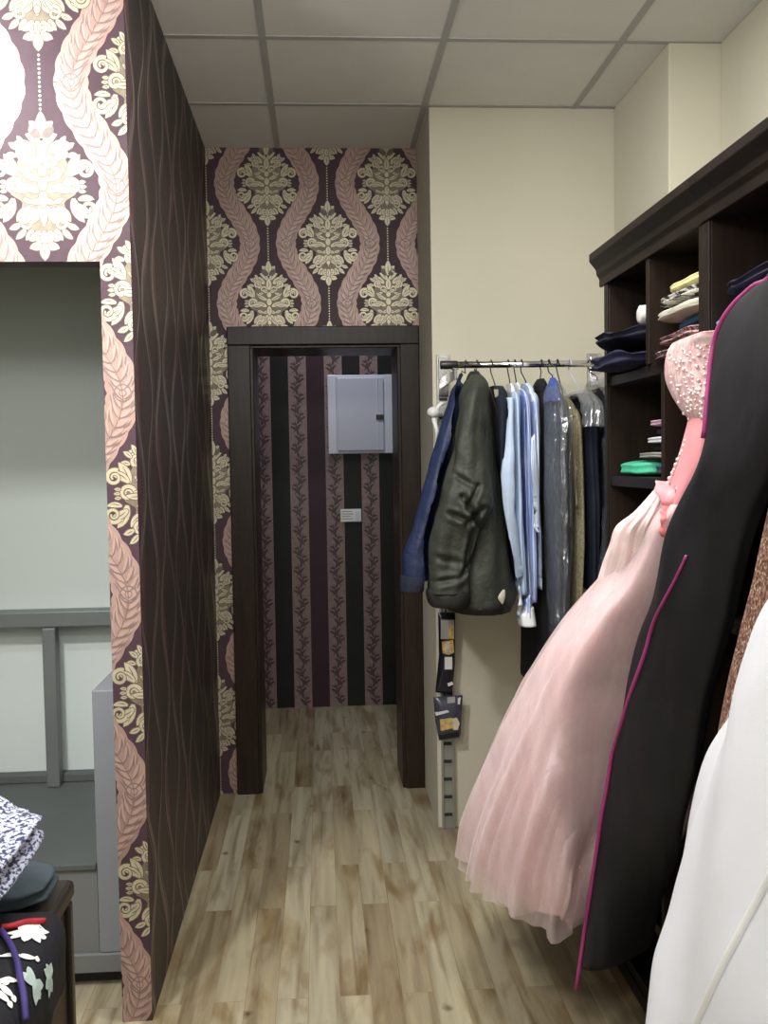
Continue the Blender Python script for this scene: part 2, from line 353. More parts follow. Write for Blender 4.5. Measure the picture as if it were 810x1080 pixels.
def band():
    """one period of one rose band (right side of a medallion column)"""
    bod = []; ln = []; li = []; N = 96
    pts = []; ws = []
    for k in range(N+1):
        v = -PY/2+PY*k/N; pts.append((bandx(v), v)); ws.append(.0405+.0045*abs(math.sin(PI*v/PY*13)))
    bod += quadstrip(pts, ws)
    S = 22
    for k in range(S):
        v = -PY/2+PY*(k+.5)/S
        dv = 1e-3; ang = math.atan2(2*dv, bandx(v+dv)-bandx(v-dv)); x = bandx(v)
        nx, ny = -math.sin(ang), math.cos(ang)
        for sd in (-1, 1):
            li += leaf(x+nx*.003*sd, v+ny*.003*sd, ang+sd*.95, .050, .0078, -sd*.75)
            ln += leaf(x, v-.006, ang+sd*1.05, .052, .0021, -sd*.85)
            ln += leaf(x+nx*.014*sd, v+ny*.014*sd, ang+sd*.6, .034, .0013, -sd*.4)
            if k % 2: ln += leaf(x+nx*.026*sd, v+ny*.026*sd, ang+sd*.15, .026, .0016, sd*.7)
        ln += leaf(x, v-.012, ang, .03, .0014, .4)
    for v in (0., -PY/2):
        x = bandx(v)
        for k in range(9): li += leaf(x, v, 2*PI*k/9, .021, .0075)
        ln += curl(x, v, .022, .022, 0, 2*PI, .0016, .0016, 18)+curl(x, v, .009, .009, 0, 2*PI, .0013, .0013, 12); li += disc(x, v, .0075)
    return [(bod, 3), (li, 4), (ln, 5)]
def clip(poly, r):
    x0, x1, y0, y1 = r
    for ax, lim, sg in ((0, x0, 1), (0, x1, -1), (1, y0, 1), (1, y1, -1)):
        out = []; n = len(poly)
        for i in range(n):
            a, b = poly[i], poly[(i+1) % n]; da, db = (a[ax]-lim)*sg, (b[ax]-lim)*sg
            if da >= 0: out.append(a)
            if (da >= 0) != (db >= 0):
                t = da/(da-db); out.append((a[0]+(b[0]-a[0])*t, a[1]+(b[1]-a[1])*t))
        poly = out
        if len(poly) < 3: return None
    return poly
def paper(g, shapes, rects, Y, depth0):
    """shapes: (poly, material index, layer) -> clipped polygons just in front of the wall plane Y"""
    for ix, (poly, mi, lay) in enumerate(shapes):
        xs = [p[0] for p in poly]; ys = [p[1] for p in poly]
        for r in rects:
            if max(xs) <= r[0] or min(xs) >= r[1] or max(ys) <= r[2] or min(ys) >= r[3]: continue
            q = clip(poly, r)
            if q: g.add([(x, Y-depth0*lay-((ix % 61)*5e-6 if lay == int(lay) else 0), z) for x, z in q], [tuple(range(len(q)))], mi)
MED, BAND = medallion(), band()
def damask(x0, z0, rects):
    """lattice with a medallion centred on (x0, z0)"""
    out = []; X0 = min(r[0] for r in rects)-.4; X1 = max(r[1] for r in rects)+.4; Z0 = min(r[2] for r in rects)-.4; Z1 = max(r[3] for r in rects)+.4
    for i in range(int((X0-x0)/(PX/2))-1, int((X1-x0)/(PX/2))+2):
        for j in range(int((Z0-z0)/PY)-1, int((Z1-z0)/PY)+2):
            cx = x0+i*PX/2; cz = z0+j*PY+(PY/2 if i % 2 else 0)
            for lay, (ps, mi) in enumerate(BAND): out += [([(x+cx, z+cz) for x, z in p], mi, 1+lay) for p in ps]
            out += [([(x+cx, z+cz) for x, z in p], mi, lay) for p, mi, lay in MED]
            for k in range(13): out += [([(x+cx, z+cz+.197+k*.0113) for x, z in disc(0, 0, .0034, 7)[0]], 2, 1)]
    return out
PAPER = [M['bgp'], M['golddim'], M['gold'], M['band'], M['bandh'], M['bandl'], M['goldline']]
# ------------------------------------------------------------------ the room
XL, YN, YB, YW, YA, XR, XP, YP, XQ, ZC = -.481, 2.61, 4.43, 3.92, 5.97, .457, 1.20, 3.30, 1.38, 2.90
XO = -.56
struct(G().add([(-3, -1.6, 0), (2, -1.6, 0), (2, 6.3, 0), (-3, 6.3, 0)], [(0, 1, 2, 3)]).obj('floor', M['floor']))
g = G(); xs = [-2.562+.6*k for k in range(9)]; ys = [-2.1+.6*k for k in range(15)]; tb = .012
for i in range(len(xs)-1):
    for j in range(len(ys)-1):
        a, b, c, d = xs[i]+tb, xs[i+1]-tb, ys[j]+tb, ys[j+1]-tb; e = .003
        g.add([(a, c, ZC-e), (b, c, ZC-e), (b, d, ZC-e), (a, d, ZC-e), (a, c, ZC), (b, c, ZC), (b, d, ZC), (a, d, ZC)], [(4, 5, 6, 7), (0, 1, 5, 4), (1, 2, 6, 5), (2, 3, 7, 6), (3, 0, 4, 7)], 0); g.i[-4:] = [1]*4
for x in xs: g.add([(x-tb, ys[0], ZC-.003), (x+tb, ys[0], ZC-.003), (x+tb, ys[-1], ZC-.003), (x-tb, ys[-1], ZC-.003)], [(0, 1, 2, 3)], 1)
for y in ys: g.add([(xs[0], y-tb, ZC-.0031), (xs[-1], y-tb, ZC-.0031), (xs[-1], y+tb, ZC-.0031), (xs[0], y+tb, ZC-.0031)], [(0, 1, 2, 3)], 1)
struct(g.obj('ceiling', [M['tile'], M['tbar']]))
# front wall: header over the display opening and the narrow strip beside it
HZ = 2.032
g = G(); g.box(-2.6, XL, YN, YN+.075, HZ, ZC); g.box(XO, XL, YN, YN+.075, 0, HZ); g.box(-2.6, -2.0, YN, YN+.075, 0, HZ)
rects = [(-2.6, XL, HZ, ZC), (XO, XL, 0, HZ), (-2.6, -2.0, 0, HZ)]
paper(g, damask(-.699, 2.222, rects), rects, YN, .0004)
struct(g.obj('wall_front', PAPER), 'plum wall with gold medallions and rose bands around the display opening')
# left wall of the passage, wavy paper on its passage side
g = G(); g.box(XO, XL, YN+.075, YB+.1, 0, ZC)
nl = 12
for k in range(nl):
    y0 = YN+.05+k*.165; sg = 1 if k % 2 else -1
    pts = []; ws = []
    for q in range(121):
        z = ZC*q/120; ph = 2*PI*(z/.52)+(PI if (k//2) % 2 else 0)*.5+.25*math.sin(z*2.3+k)
        pts.append((y0+sg*.058*math.sin(ph)+.012*math.sin(z*5+k), z)); ws.append(.0125+.004*math.sin(ph*.5+k))
    for dy, wf, mi in ((0, 1.0, 1 if k % 3 else 2), (.030*sg, .25, 2)):
        for p in quadstrip([(a+dy, b) for a, b in pts], [w*wf for w in ws]):
            q = clip(p, (YN+.002, YB, 0, ZC))
            if q: g.add([(XL+.0006+k*3e-5+(mi-1)*1e-5, y, z) for y, z in q], [tuple(range(len(q)))], mi)
    if k % 2 == 0 and k+1 < nl:                       # reddish lenses between mirrored lines
        for q in range(120):
            z0_, z1_ = ZC*q/120, ZC*(q+1)/120
            a = pts[q][0]+.012; b = pts[q+1][0]+.012
            w = .05*max(0, math.sin(2*PI*(z0_/.52)+k)); w2 = .05*max(0, math.sin(2*PI*(z1_/.52)+k))
            if w+w2 > .004:
                c_ = clip([(a, z0_), (a+w, z0_), (b+w2, z1_), (b, z1_)], (YN+.002, YB, 0, ZC))
                if c_: g.add([(XL+.0003, y, z) for y, z in c_], [tuple(range(len(c_)))], 3)
struct(g.obj('wall_left', [M['wavy'], M['wline1'], M['wline2'], M['wline3']]), 'dark brown wall with wavy vertical lines')
# back wall with the doorway
OX0, OX1, OZ = -.305, .372, 2.03
g = G(); g.box(XL, XR+.03, YB, YB+.3, OZ, ZC); g.box(XL, OX0, YB, YB+.3, 0, OZ); g.box(OX1, XR+.03, YB, YB+.3, 0, OZ)
rects = [(XL, XR, OZ, ZC), (XL, OX0, 0, OZ), (OX1, XR, 0, OZ)]
mc = at(346, 257, Y=YB); paper(g, damask(mc.x, mc.z, rects), rects, YB, .0004)
struct(g.obj('wall_back', PAPER), 'dim plum wall with gold medallions above the brown door frame')
# niche behind the doorway: striped back wall and plain sides
AX0, AX1 = -.46, .53
g = G(); g.box(AX0-.1, AX1+.1, YA, YA+.1, 0, ZC)
sx = at(268, 500, Y=YA).x; sw = .1085; seq = [2, 1, 3, 0]   # repeated leaf / black / leaf / plum
order = {0: 1, 1: 2, 2: 1, 3: 3}
sh = []
for k in range(-1, 9):
    a = sx+k*sw; mi = order[k % 4]
    if k == 5: mi = 2
    if k == 7: mi = 2
    sh.append(([(a, 0), (a+sw, 0), (a+sw, ZC), (a, ZC)], mi, 1))
    if mi == 1:
        for q in range(int(ZC/.062)):
            z = q*.062+R.uniform(-.01, .01); s = 1 if q % 2 else -1; cx = a+sw/2
            sh += [(p, 4, 2) for p in leaf(cx-s*.028, z, PI/2-s*.55, .085, .0035, s*1.1)]
            for dz, an, ln in ((.012, .9, .045), (.035, 1.2, .04), (.055, .5, .04), (.02, -.7, .038), (.05, -1.1, .035)):
                sh += [(p, 4, 2) for p in leaf(cx-s*.022+s*dz*.3, z+dz, PI/2-s*an, ln, .0075, s*.6)]
paper(g, sh, [(AX0, AX1, 0, ZC)], YA, .0004)
struct(g.obj('wall_niche', [M['bgp'], M['s_mauve'], M['s_black'], M['s_purple'], M['s_leaf']]), 'striped wall at the end of the passage')
struct(box('wall_niche_left', AX0-.1, AX0, YB+.3, YA, 0, ZC, M['bgp'])); struct(box('wall_niche_right', AX1, AX1+.1, YB+.3, YA, 0, ZC, M['bgp']))
# door casing
dr = thing('door_1', 'dark brown wooden door frame with no door leaf', 'door frame', (0, YB, 0)); dr['kind'] = 'structure'
CX0, CX1, CZ = -.402, .455, 2.112
for (x0, x1, r0, r1) in ((CX0, OX0+.004, OX0, OX0+.018), (OX1-.004, CX1, OX1-.018, OX1)):
    g = G(); g.box(x0, x1, YB-.024, YB-.001, 0, OZ+.0); g.box(r0, r1, YB-.012, YB+.32, 0, OZ-.012); g.obj('jamb', M['wenge'], dr, bevel=.004)
g = G(); g.box(CX0, CX1, YB-.024, YB-.001, OZ, CZ); g.box(OX0, OX1, YB-.012, YB+.32, OZ-.015, OZ-.001); g.obj('lintel', M['wenge'], dr, bevel=.004)
# beige walls
g = G(); g.box(XR, XP+.25, YW, YB-.001, 0, ZC); struct(g.obj('wall_back_right', M['beige']), 'beige wall behind the clothes rail')
g = G(); g.box(XP, XQ+.1, YP, YW-.001, 0, ZC); g.box(XQ, XQ+.1, -1.5, YP, 0, ZC); struct(g.obj('wall_right', M['beige'], bevel=.006), 'beige wall with a boxed pier above the dark shelving')
struct(box('wall_rear', -3, XQ+.1, -1.6, -1.5, 0, ZC, M['beige']))
struct(box('wall_far_left', -2.7, -2.6, -1.5, 3.7, 0, ZC, M['beige']))
# ------------------------------------------------------------------ shop display behind the opening
YD, YS, ZD = 2.805, 3.54, .363
struct(box('wall_display', -2.6, XO, YS+.06, YS+.12, 0, ZC, M['shutter']), 'pale grey backdrop of the display')
EPX = at(97, 728, Y=YD).x
pd = thing('display_podium', 'low grey display podium with dark top behind the opening', 'podium', (-1.4, YD, 0))
box('top_panel', -2.6, EPX-.002, YD-.008, YS+.058, ZD-.02, ZD, M['darkgrey'], pd, .004)
box('front_panel', -2.6, EPX-.002, YD, YD+.02, .10, ZD-.021, M['greyp'], pd)
box('ledge', -2.6, XO-.002, YD-.014, YD+.02, .045, .099, M['greyp'], pd, .003)
box('plinth', -2.6, XO-.002, YD+.03, YD+.06, 0, .044, M['slot'], pd)
tag(box('end_panel', at(97, 728, Y=YD).x, XO-.003, YD-.006, YS-.04, .1, .864, M['greyb'], None, .003), 'narrow blue-grey end panel standing at the podium end beside the wallpapered strip', 'panel')
fr = thing('metal_railing', 'grey metal railing of rail, post and sill before the pale backdrop', 'railing', (-1.3, YS, ZD))
box('rail', -2.58, XO-.01, YS-.03, YS+.058, .934, .989, M['rail'], fr, .004)
for x in (-.99, -1.75): box('post', x, x+.046, YS-.05, YS-.002, ZD+.001, .933, M['rail'], fr, .004)
box('sill', -2.58, XO-.11, YS+.005, YS+.058, ZD+.001, ZD+.030, M['darkgrey'], fr, .003)
# ------------------------------------------------------------------ fuse box and plate in the niche
tl, br_ = at(345, 396, Y=YA), at(415, 478, Y=YA); fx0, fx1, fz0, fz1 = tl.x, br_.x, br_.z, tl.z
fb = thing('fuse_box', 'pale blue-grey metal fuse box on the striped wall', 'fuse box', ((fx0+fx1)/2, YA, fz0))
g = G(); g.box(fx0, fx1, YA-.02, YA-.002, fz0, fz1); g.box(fx0, fx0+.052, YA-.036, YA-.018, fz0, fz1); g.box(fx1-.052, fx1, YA-.036, YA-.018, fz0, fz1)
g.obj('frame', [M['fuse']], fb, bevel=.004)
dd = box('door', fx0+.058, fx1-.058, YA-.034, YA-.021, fz0+.018, fz1-.018, M['fuse2'], fb, .004)
G().box(fx1-.098, fx1-.093, YA-.038, YA-.033, fz0+.02, fz1-.02).obj('edge_ridge', M['fuse'], dd)
G().box(fx1-.105, fx1-.060, YA-.044, YA-.033, fz0+.205, fz0+.235).obj('latch', M['blackp'], dd, bevel=.003)
a, b = at(359, 537, Y=YA), at(381, 550, Y=YA)
pl = thing('wall_plate', 'small white plate with grey lines below the fuse box', 'plate', ((a.x+b.x)/2, YA, b.z))
box('plate', a.x, b.x, YA-.014, YA-.001, b.z, a.z, M['white'], pl, .003)
g = G()
for k, (l, r) in enumerate(((.08, .55), (.08, .62), (.08, .5), (.08, .6))): g.box(a.x+(b.x-a.x)*l, a.x+(b.x-a.x)*r, YA-.0155, YA-.0135, a.z-.016-k*.015, a.z-.0125-k*.015)
g.obj('printed_lines', M['rail'], pl); box('button', b.x-.034, b.x-.010, YA-.018, YA-.0135, b.z+.014, a.z-.014, M['fuse'], pl, .002)
# ------------------------------------------------------------------ clothes rail on slotted uprights
def upright(x0, label):
    w = .052; t = thing('slotted_upright', label, 'upright', (x0+w/2, YW, 0), 'slotted wall uprights')
    g = G(); g.box(x0, x0+w, YW-.012, YW-.001, .0, 1.925); g.box(x0, x0+.007, YW-.026, YW-.012, 0, 1.925); g.box(x0+w-.007, x0+w, YW-.026, YW-.012, 0, 1.925)
    g.obj('channel', M['steel'], t, bevel=.0015)
    for k in range(26):
        z = .05+k*.0735; g = G(); g.box(x0+.010, x0+w-.010, YW-.0145, YW-.0115, z, z+.013); g.box(x0+.009, x0+w-.009, YW-.018, YW-.0118, z-.006, z-.0001, 1); g.obj('slot', [M['slot'], M['steel']], t)
    return t
UX1, UX2 = .472, 1.085; BY = 3.56; BZ = 1.85
upright(UX1, 'slotted steel upright down the beige wall behind the left end of the rail')
upright(UX2, 'slotted steel upright on the beige wall beside the dark shelving')
rl = thing('clothes_rail', 'chrome clothes rail carried on two brackets in front of the beige wall', 'clothes rail', (.78, BY, BZ))
G().tube([(UX1-.015, BY, BZ), (1.14, BY, BZ)], .0125, 16).obj('rail_tube', M['chrome'], rl, True)
for x in (UX1+.026, UX2+.026):
    g = G(); g.box(x-.005, x+.005, BY-.02, YW-.027, BZ-.055, BZ-.016); g.box(x-.02, x+.02, YW-.034, YW-.0265, BZ-.09, BZ+.06); g.box(x-.011, x+.011, BY-.02, BY+.02, BZ-.018, BZ-.0125)
    g.obj('bracket', M['chrome'], rl, bevel=.002)
G().tube([(UX1-.028, BY, BZ), (UX1+.035, BY, BZ)], .0155, 14).obj('end_cap', M['blackp'], rl, True, bevel=.003)
# white hook knob at the wall corner
hk = thing('wall_hook', 'white round hook knob at the wall corner left of the navy jacket', 'hook', (.45, YW-.12, 1.66))
p = at(457, 435, Y=YW-.12)
G().ball(p, .026, 14, 10, sc=(1, 1, .85)).obj('knob', M['white'], hk, True)
G().tube([p+Vector((.01, 0, .01)), p+Vector((.03, .01, .032)), p+Vector((.05, .03, .036))], [.008, .008, .006]).obj('prong', M['white'], hk, True)
G().tube([p, Vector((XR+.028, YW-.031, p.z-.005))], .009).obj('stem', M['white'], hk, True)
g = G(); g.tube([p+Vector((.0, 0, -.02)), p+Vector((.012, .0, -.07)), p+Vector((.006, 0, -.12))], [.010, .008, .003]); g.obj('cord', M['white'], hk, True)
# ------------------------------------------------------------------ hangers and garments on the rail
HANG = []
def hanger(u, label, mat, *a): HANG.append((u, label, mat))
def build_hanger(u, label, mat, owner):
    o = next(c for c in owner.children if c.name.split('.')[0] == 'body'); vs = [v.co+wloc(o) for v in o.data.vertices]
    zt = max(v.z for v in vs)
    def cen(z, dz=.012):
        q = [v for v in vs if abs(v.z-z) < dz]; xs = [v.x for v in q]; ys = [v.y for v in q]; return Vector(((min(xs)+max(xs))/2, (min(ys)+max(ys))/2, z)), (max(ys)-min(ys))/2
    top, hy = cen(zt, .004); way = []
    for nm in ('collar', 'shirt_collar', 'shoulder_cover', 'plastic_cover'):
        for c in owner.children:
            if c.name.split('.')[0] == nm:
                q = [v.co+wloc(c) for v in c.data.vertices]; zm = max(v.z for v in q); q = [v for v in q if v.z > zm-.004]
                way.append(Vector((sum(v.x for v in q)/len(q), sum(v.y for v in q)/len(q), zm+.002)))
    way.sort(key=lambda p: -p.z); way = [p for p in way if p.z > zt+.004]
    x = at(u, 386, Y=BY).x; y = BY; t = thing('clothes_hanger', label, 'hanger', (x, y, BZ), 'hangers along the rail')
    end = (way[0] if way else top)+Vector((0, 0, .002)); end.z -= .006
    hk_ = [(x, y-.030, BZ-.006)]+[(x, y-.0165*math.cos(a), BZ+.0165*math.sin(a)) for a in [PI*k/8 for k in range(1, 8)]]+[(x, y+.018, BZ-.012), (x, y+.004, BZ-.03)]
    G().tube(hk_+[tuple(end+Vector((0, 0, .012))), tuple(end)], .0022, 7).obj('hook', mat, t, True)
    w = min(.010, hy*.2); g = G(); g.tube([end+Vector((0, w*q, -.002*abs(q))) for q in (-1, -.5, 0, .5, 1)], .0018, 8); g.obj('shoulder_bar', mat, t, True)
def prow(v, uL, uR, Y, ry, rot=0.):
    a, b = at(uL, v, Y=Y), at(uR, v, Y=Y); return ((a.z+b.z)/2, (a.x+b.x)/2, Y, abs(b.x-a.x)/2, ry, rot)
M['navy'] = cloth('navy_nylon', (.013, .020, .055), .55, weave=120, crease=.003, bump=.4)
M['navyd'] = cloth('dark_navy_wool', (.010, .014, .026), .85)
M['olive'] = cloth('olive_nylon', (.030, .034, .026), .6, weave=120, var=.12, crease=.003, bump=.4)
M['oliverib'] = cloth('dark_olive_rib', (.016, .017, .014), .7)
M['lining'] = cloth('pale_lining', (.33, .31, .24), .6)
M['paleblue'] = cloth('pale_blue_cotton', (.42, .52, .66), .8, var=.08)
M['bluestripe'] = stripes('blue_white_striped_cotton', (.60, .68, .85), (.22, .32, .66), 34)
M['whitestripe'] = stripes('white_blue_striped_cotton', (.74, .80, .84), (.42, .52, .80), 40)
M['deepblue'] = cloth('deep_blue_cotton', (.05, .085, .32), .8)
M['whitecot'] = cloth('white_cotton', (.76, .80, .80), .8, var=.05)
M['blackc'] = cloth('black_cloth', (.010, .010, .012), .85)
M['khaki'] = specks('khaki_tweed', (.17, .15, .085), (.27, .245, .15), 160)
M['khakip'] = cloth('khaki_cotton', (.25, .225, .13), .8)
M['greyc'] = cloth('charcoal_cloth', (.026, .029, .034), .8)
M['film'] = clear_film('clear_plastic_film', (.22, .25, .29), .32, .1, 24)
M['filmg'] = clear_film('grey_plastic_film', (.28, .30, .34), .62)
M['tan'] = cloth('brown_collar', (.10, .055, .035), .7)
M['grn'] = plain('wire_hanger_green', (.28, .34, .10), .4)
RACK = []                                # finished garments, as (thing, [part meshes])
def settle(t, rules):
    """push the cloth of t sideways off its neighbours: rules = [(neighbour, +1 right / -1 left)]"""
    def meshes(r): return [o for o in r.children]+[q for o in r.children for q in o.children]
    for nb, sg in rules:
        vs = []; fs = []
        for o in meshes(nb):
            b = wloc(o); n0 = len(vs); vs += [v.co+b for v in o.data.vertices]; fs += [tuple(n0+i for i in p.vertices) for p in o.data.polygons]
        bv = BVHTree.FromPolygons(vs, fs)
        for it in range(3):
            for o in meshes(t):
                b = wloc(o); co = o.data.vertices; mn = min(v.co.x*sg for v in co); lim = {}
                for v in co:
                    p = v.co+b; best = None
                    for dy, dz in ((0, 0), (.012, 0), (-.012, 0), (.028, 0), (-.028, 0), (0, .014), (0, -.014), (0, .028), (0, -.028)):
                        h = bv.ray_cast(Vector((p.x+sg*2, p.y+dy, p.z+dz)), Vector((-sg, 0, 0)))
                        if h[0] and (best is None or h[0].x*sg > best): best = h[0].x*sg
                    if best is not None and p.x*sg < best+.011: lim[v.index] = best
                for i, l in lim.items(): co[i].co.x = sg*(l+.011+.06*(co[i].co.x*sg-mn))-b.x
                o.data.update()
def garment(name, label, cat, rows, mat, part='body', base=None, **k):
    a = rows[0]; t = thing(name, label, cat, (rows[-1][1], rows[-1][2], rows[-1][0]), 'clothes hanging on the rail')
    v, f = loft(rows, topopen=True, **k); obj(part, v, f, mat, t); return t
# 1 navy jacket
hanger(491, 'black hanger carrying the navy jacket at the rail end', M['blackp'], .18, BY-.0)
Y1 = 3.42
t = garment('navy_jacket', 'long navy blue padded jacket at the left end of the rail', 'jacket',
    [prow(402, 484, 493, Y1+.14, .05), prow(412, 477, 495, Y1+.11, .13), prow(450, 468, 490, Y1+.08, .2), prow(500, 456, 486, Y1+.06, .21), prow(545, 448, 480, Y1+.04, .22), prow(590, 438, 472, Y1+.03, .22), prow(608, 434, 468, Y1+.03, .22)],
    M['navy'], fold=.06, k=5, wr=.012, seed=1.)
v, f = loft([prow(406, 480, 492, Y1-.05, .03), prow(440, 468, 485, Y1-.13, .055), prow(490, 454, 475, Y1-.15, .06), prow(540, 441, 466, Y1-.16, .06), prow(585, 428, 456, Y1-.16, .06), prow(612, 424, 450, Y1-.16, .055)], m=44, fold=.05, k=3, wr=.016, seed=3.)
sl = obj('sleeve', v, f, M['navy'], t)
v, f = loft([prow(607, 423, 450, Y1-.16, .057), prow(615, 422, 451, Y1-.16, .06), prow(623, 422, 449, Y1-.16, .056)], m=12, fold=.04, k=8, wr=.004); obj('cuff', v, f, M['navyd'], sl)
v, f = loft([prow(394, 485, 494, BY, .03), prow(402, 482, 496, BY-.01, .055), prow(410, 480, 496, BY-.02, .06)], topopen=True, open_=True, m=14, wr=.004); obj('collar', v, f, M['navyd'], t)
def creases(segs, Y):
    """post step for a sleeve: pressed fold lines on its near side"""
    S_ = [(at(a, b, Y=Y), at(c, d, Y=Y), dp) for a, b, c, d, dp in segs]
    def fn(x, y, z):
        if y > Y+.03: return (x, y, z)
        p = Vector((x, 0, z)); dy = 0
        for a, b, dp in S_:
            a_ = Vector((a.x, 0, a.z)); e_ = Vector((b.x, 0, b.z))-a_; t = max(0, min(1, (p-a_).dot(e_)/e_.length_squared)); q = (p-a_-e_*t).length
            dy += dp*(math.exp(-(q/.008)**2)-.45*math.exp(-((q-.018)/.010)**2))*math.sin(PI*(.15+.7*t))
        return (x, y+dy, z)
    return fn
# 2 olive jacket
hanger(503, 'black hanger carrying the big olive jacket', M['blackp'], .17)
Y2 = 3.36
t = garment('olive_jacket', 'big dark olive padded jacket, widest garment on the rail', 'jacket',
    [prow(396, 495, 507, Y2+.17, .05), prow(410, 488, 513, Y2+.15, .13), prow(450, 484, 515, Y2+.12, .2), prow(500, 478, 521, Y2+.1, .21, .0), prow(550, 470, 530, Y2+.08, .22), prow(600, 464, 537, Y2+.07, .22), prow(622, 462, 540, Y2+.07, .22), prow(634, 466, 538, Y2+.07, .21)],
    M['olive'], fold=.06, k=6, wr=.014, seed=5., swirl=1.5)
v, f = loft([prow(396, 496, 505, Y2+.02, .03), prow(412, 489, 508, Y2-.06, .06), prow(450, 480, 508, Y2-.1, .07), prow(500, 468, 513, Y2-.13, .08), prow(525, 463, 516, Y2-.14, .085), prow(550, 459, 510, Y2-.13, .08), prow(600, 453, 499, Y2-.12, .07), prow(624, 451, 495, Y2-.12, .068)], m=130, n=110, fold=.06, k=4, wr=.020, seed=9., swirl=2.4, post=creases([(484, 523, 505, 558, .03), (500, 512, 488, 536, .02), (470, 540, 490, 548, .016), (505, 535, 488, 552, .018), (496, 560, 488, 600, .024), (458, 586, 484, 592, .014), (476, 500, 494, 512, .014), (484, 606, 496, 590, .016), (456, 612, 480, 608, .012)], Y2-.12))
sl = obj('sleeve', v, f, M['olive'], t)
v, f = loft([prow(621, 450, 496, Y2-.12, .070), prow(627, 450, 496, Y2-.12, .074), prow(635, 452, 494, Y2-.12, .071), prow(639, 455, 491, Y2-.12, .064)], m=14, fold=.03, k=9, wr=.004); obj('cuff', v, f, M['oliverib'], sl)
v, f = loft([prow(392, 496, 505, BY, .03), prow(398, 493, 508, BY-.01, .06), prow(408, 491, 510, BY-.03, .07)], topopen=True, open_=True, m=14, wr=.006); obj('collar', v, f, M['oliverib'], t)
v, f = loft([prow(624, 466, 537, Y2+.065, .215), prow(632, 464, 539, Y2+.065, .222), prow(640, 470, 536, Y2+.065, .205)], m=12, n=60, fold=.02, k=16, wr=.004); obj('hem_band', v, f, M['oliverib'], t)
v, f = loft([prow(622, 530, 533, Y2-.155, .004), prow(630, 525, 533, Y2-.16, .006), prow(637, 529, 531, Y2-.16, .004)], m=12, n=16, wr=.003); obj('lining_corner', v, f, M['lining'], t)
# 3 dark navy vest
hanger(518, 'black hanger with open hook showing above the dark navy vest', M['blackp'], .17, BY-.0, .35, .08, .05)
Y3 = 3.47
t = garment('navy_vest', 'dark navy sleeveless vest with pale neck label beside the olive jacket', 'vest',
    [prow(408, 512, 530, Y3+.08, .06), prow(418, 509, 533, Y3+.07, .13), prow(440, 510, 532, Y3+.05, .17), prow(500, 508, 529, Y3+.04, .19), prow(560, 506, 533, Y3+.04, .2), prow(600, 504, 536, Y3+.04, .2)], M['navyd'], fold=.05, k=5, wr=.01, seed=2.)
p = at(519, 415, Y=Y3-.06); G().box(p.x-.022, p.x+.022, p.y-.003, p.y+.003, p.z-.014, p.z+.014).obj('neck_label', M['lining'], t, bevel=.002)
g = G(); c = at(509, 424, Y=Y3-.10); g.tube([c+Vector((.016*math.cos(a), -.012*math.sin(a), .045*math.sin(a))) for a in [PI*k/8*1.1+1.2 for k in range(9)]], .007, 8); g.obj('collar_trim', M['tan'], t, True)
# 4-6 shirts
def shirt(name, label, rows, sleeve, mat, cuffm, collar, seed, u, hl, hm):
    hanger(u, hl, hm, .17)
    t = garment(name, label, 'shirt', rows, mat, fold=.12, k=5, wr=.010, seed=seed)
    v, f = loft(sleeve, m=44, n=28, fold=.09, k=4, wr=.010, seed=seed+1); s = obj('sleeve', v, f, mat, t)
    r = sleeve[-1]; v, f = loft([(r[0]+.035, r[1], r[2], r[3]*.98, r[4]*1.05, 0), (r[0]+.01, r[1], r[2], r[3]*1.12, r[4]*1.1, 0), (r[0]-.03, r[1]+.005, r[2], r[3]*1.15, r[4]*1.15, 0)], m=10, n=24, wr=.002, e=2.6); obj('cuff', v, f, cuffm, s)
    v, f = loft(collar, topopen=True, open_=True, m=14, n=24, wr=.003, e=2.4); obj('collar', v, f, cuffm, t); return t
Y4 = 3.46
shirt('pale_blue_shirt', 'pale blue shirt with long loose sleeve, next to the dark vest', 
    [prow(414, 534, 541, Y4+.06, .08), prow(424, 531, 543, Y4+.05, .15), prow(480, 531, 543, Y4+.04, .18), prow(560, 532, 545, Y4+.03, .19), prow(620, 536, 547, Y4+.03, .2)],
    [prow(420, 532, 540, Y4-.08, .05), prow(470, 528, 541, Y4-.13, .055), prow(545, 521, 543, Y4-.15, .055), prow(590, 531, 544, Y4-.15, .05), prow(628, 539, 548, Y4-.15, .04)], M['paleblue'], M['whitecot'],
    [prow(405, 535, 540, Y4+.08, .03), prow(412, 533, 542, Y4+.05, .06), prow(420, 532, 543, Y4+.04, .07)], 11., 536, 'dark wire hanger of the pale blue shirt', M['navyd'])
Y5 = 3.49
shirt('striped_shirt', 'blue and white striped shirt in the middle of the three shirts',
    [prow(412, 541, 549, Y5+.05, .08), prow(424, 539, 551, Y5+.04, .15), prow(480, 541, 553, Y5+.03, .18), prow(560, 544, 556, Y5+.02, .19), prow(628, 546, 557, Y5+.02, .2)],
    [prow(418, 540, 549, Y5-.09, .05), prow(470, 542, 552, Y5-.15, .05), prow(545, 543, 556, Y5-.17, .05), prow(600, 544, 558, Y5-.17, .05), prow(650, 547, 562, Y5-.17, .045)], M['bluestripe'], M['whitecot'],
    [prow(404, 541, 547, Y5+.06, .03), prow(411, 539, 548, Y5+.04, .06), prow(420, 538, 549, Y5+.03, .07)], 13., 543, 'dark wire hanger of the striped shirt', M['navyd'])
Y6 = 3.5
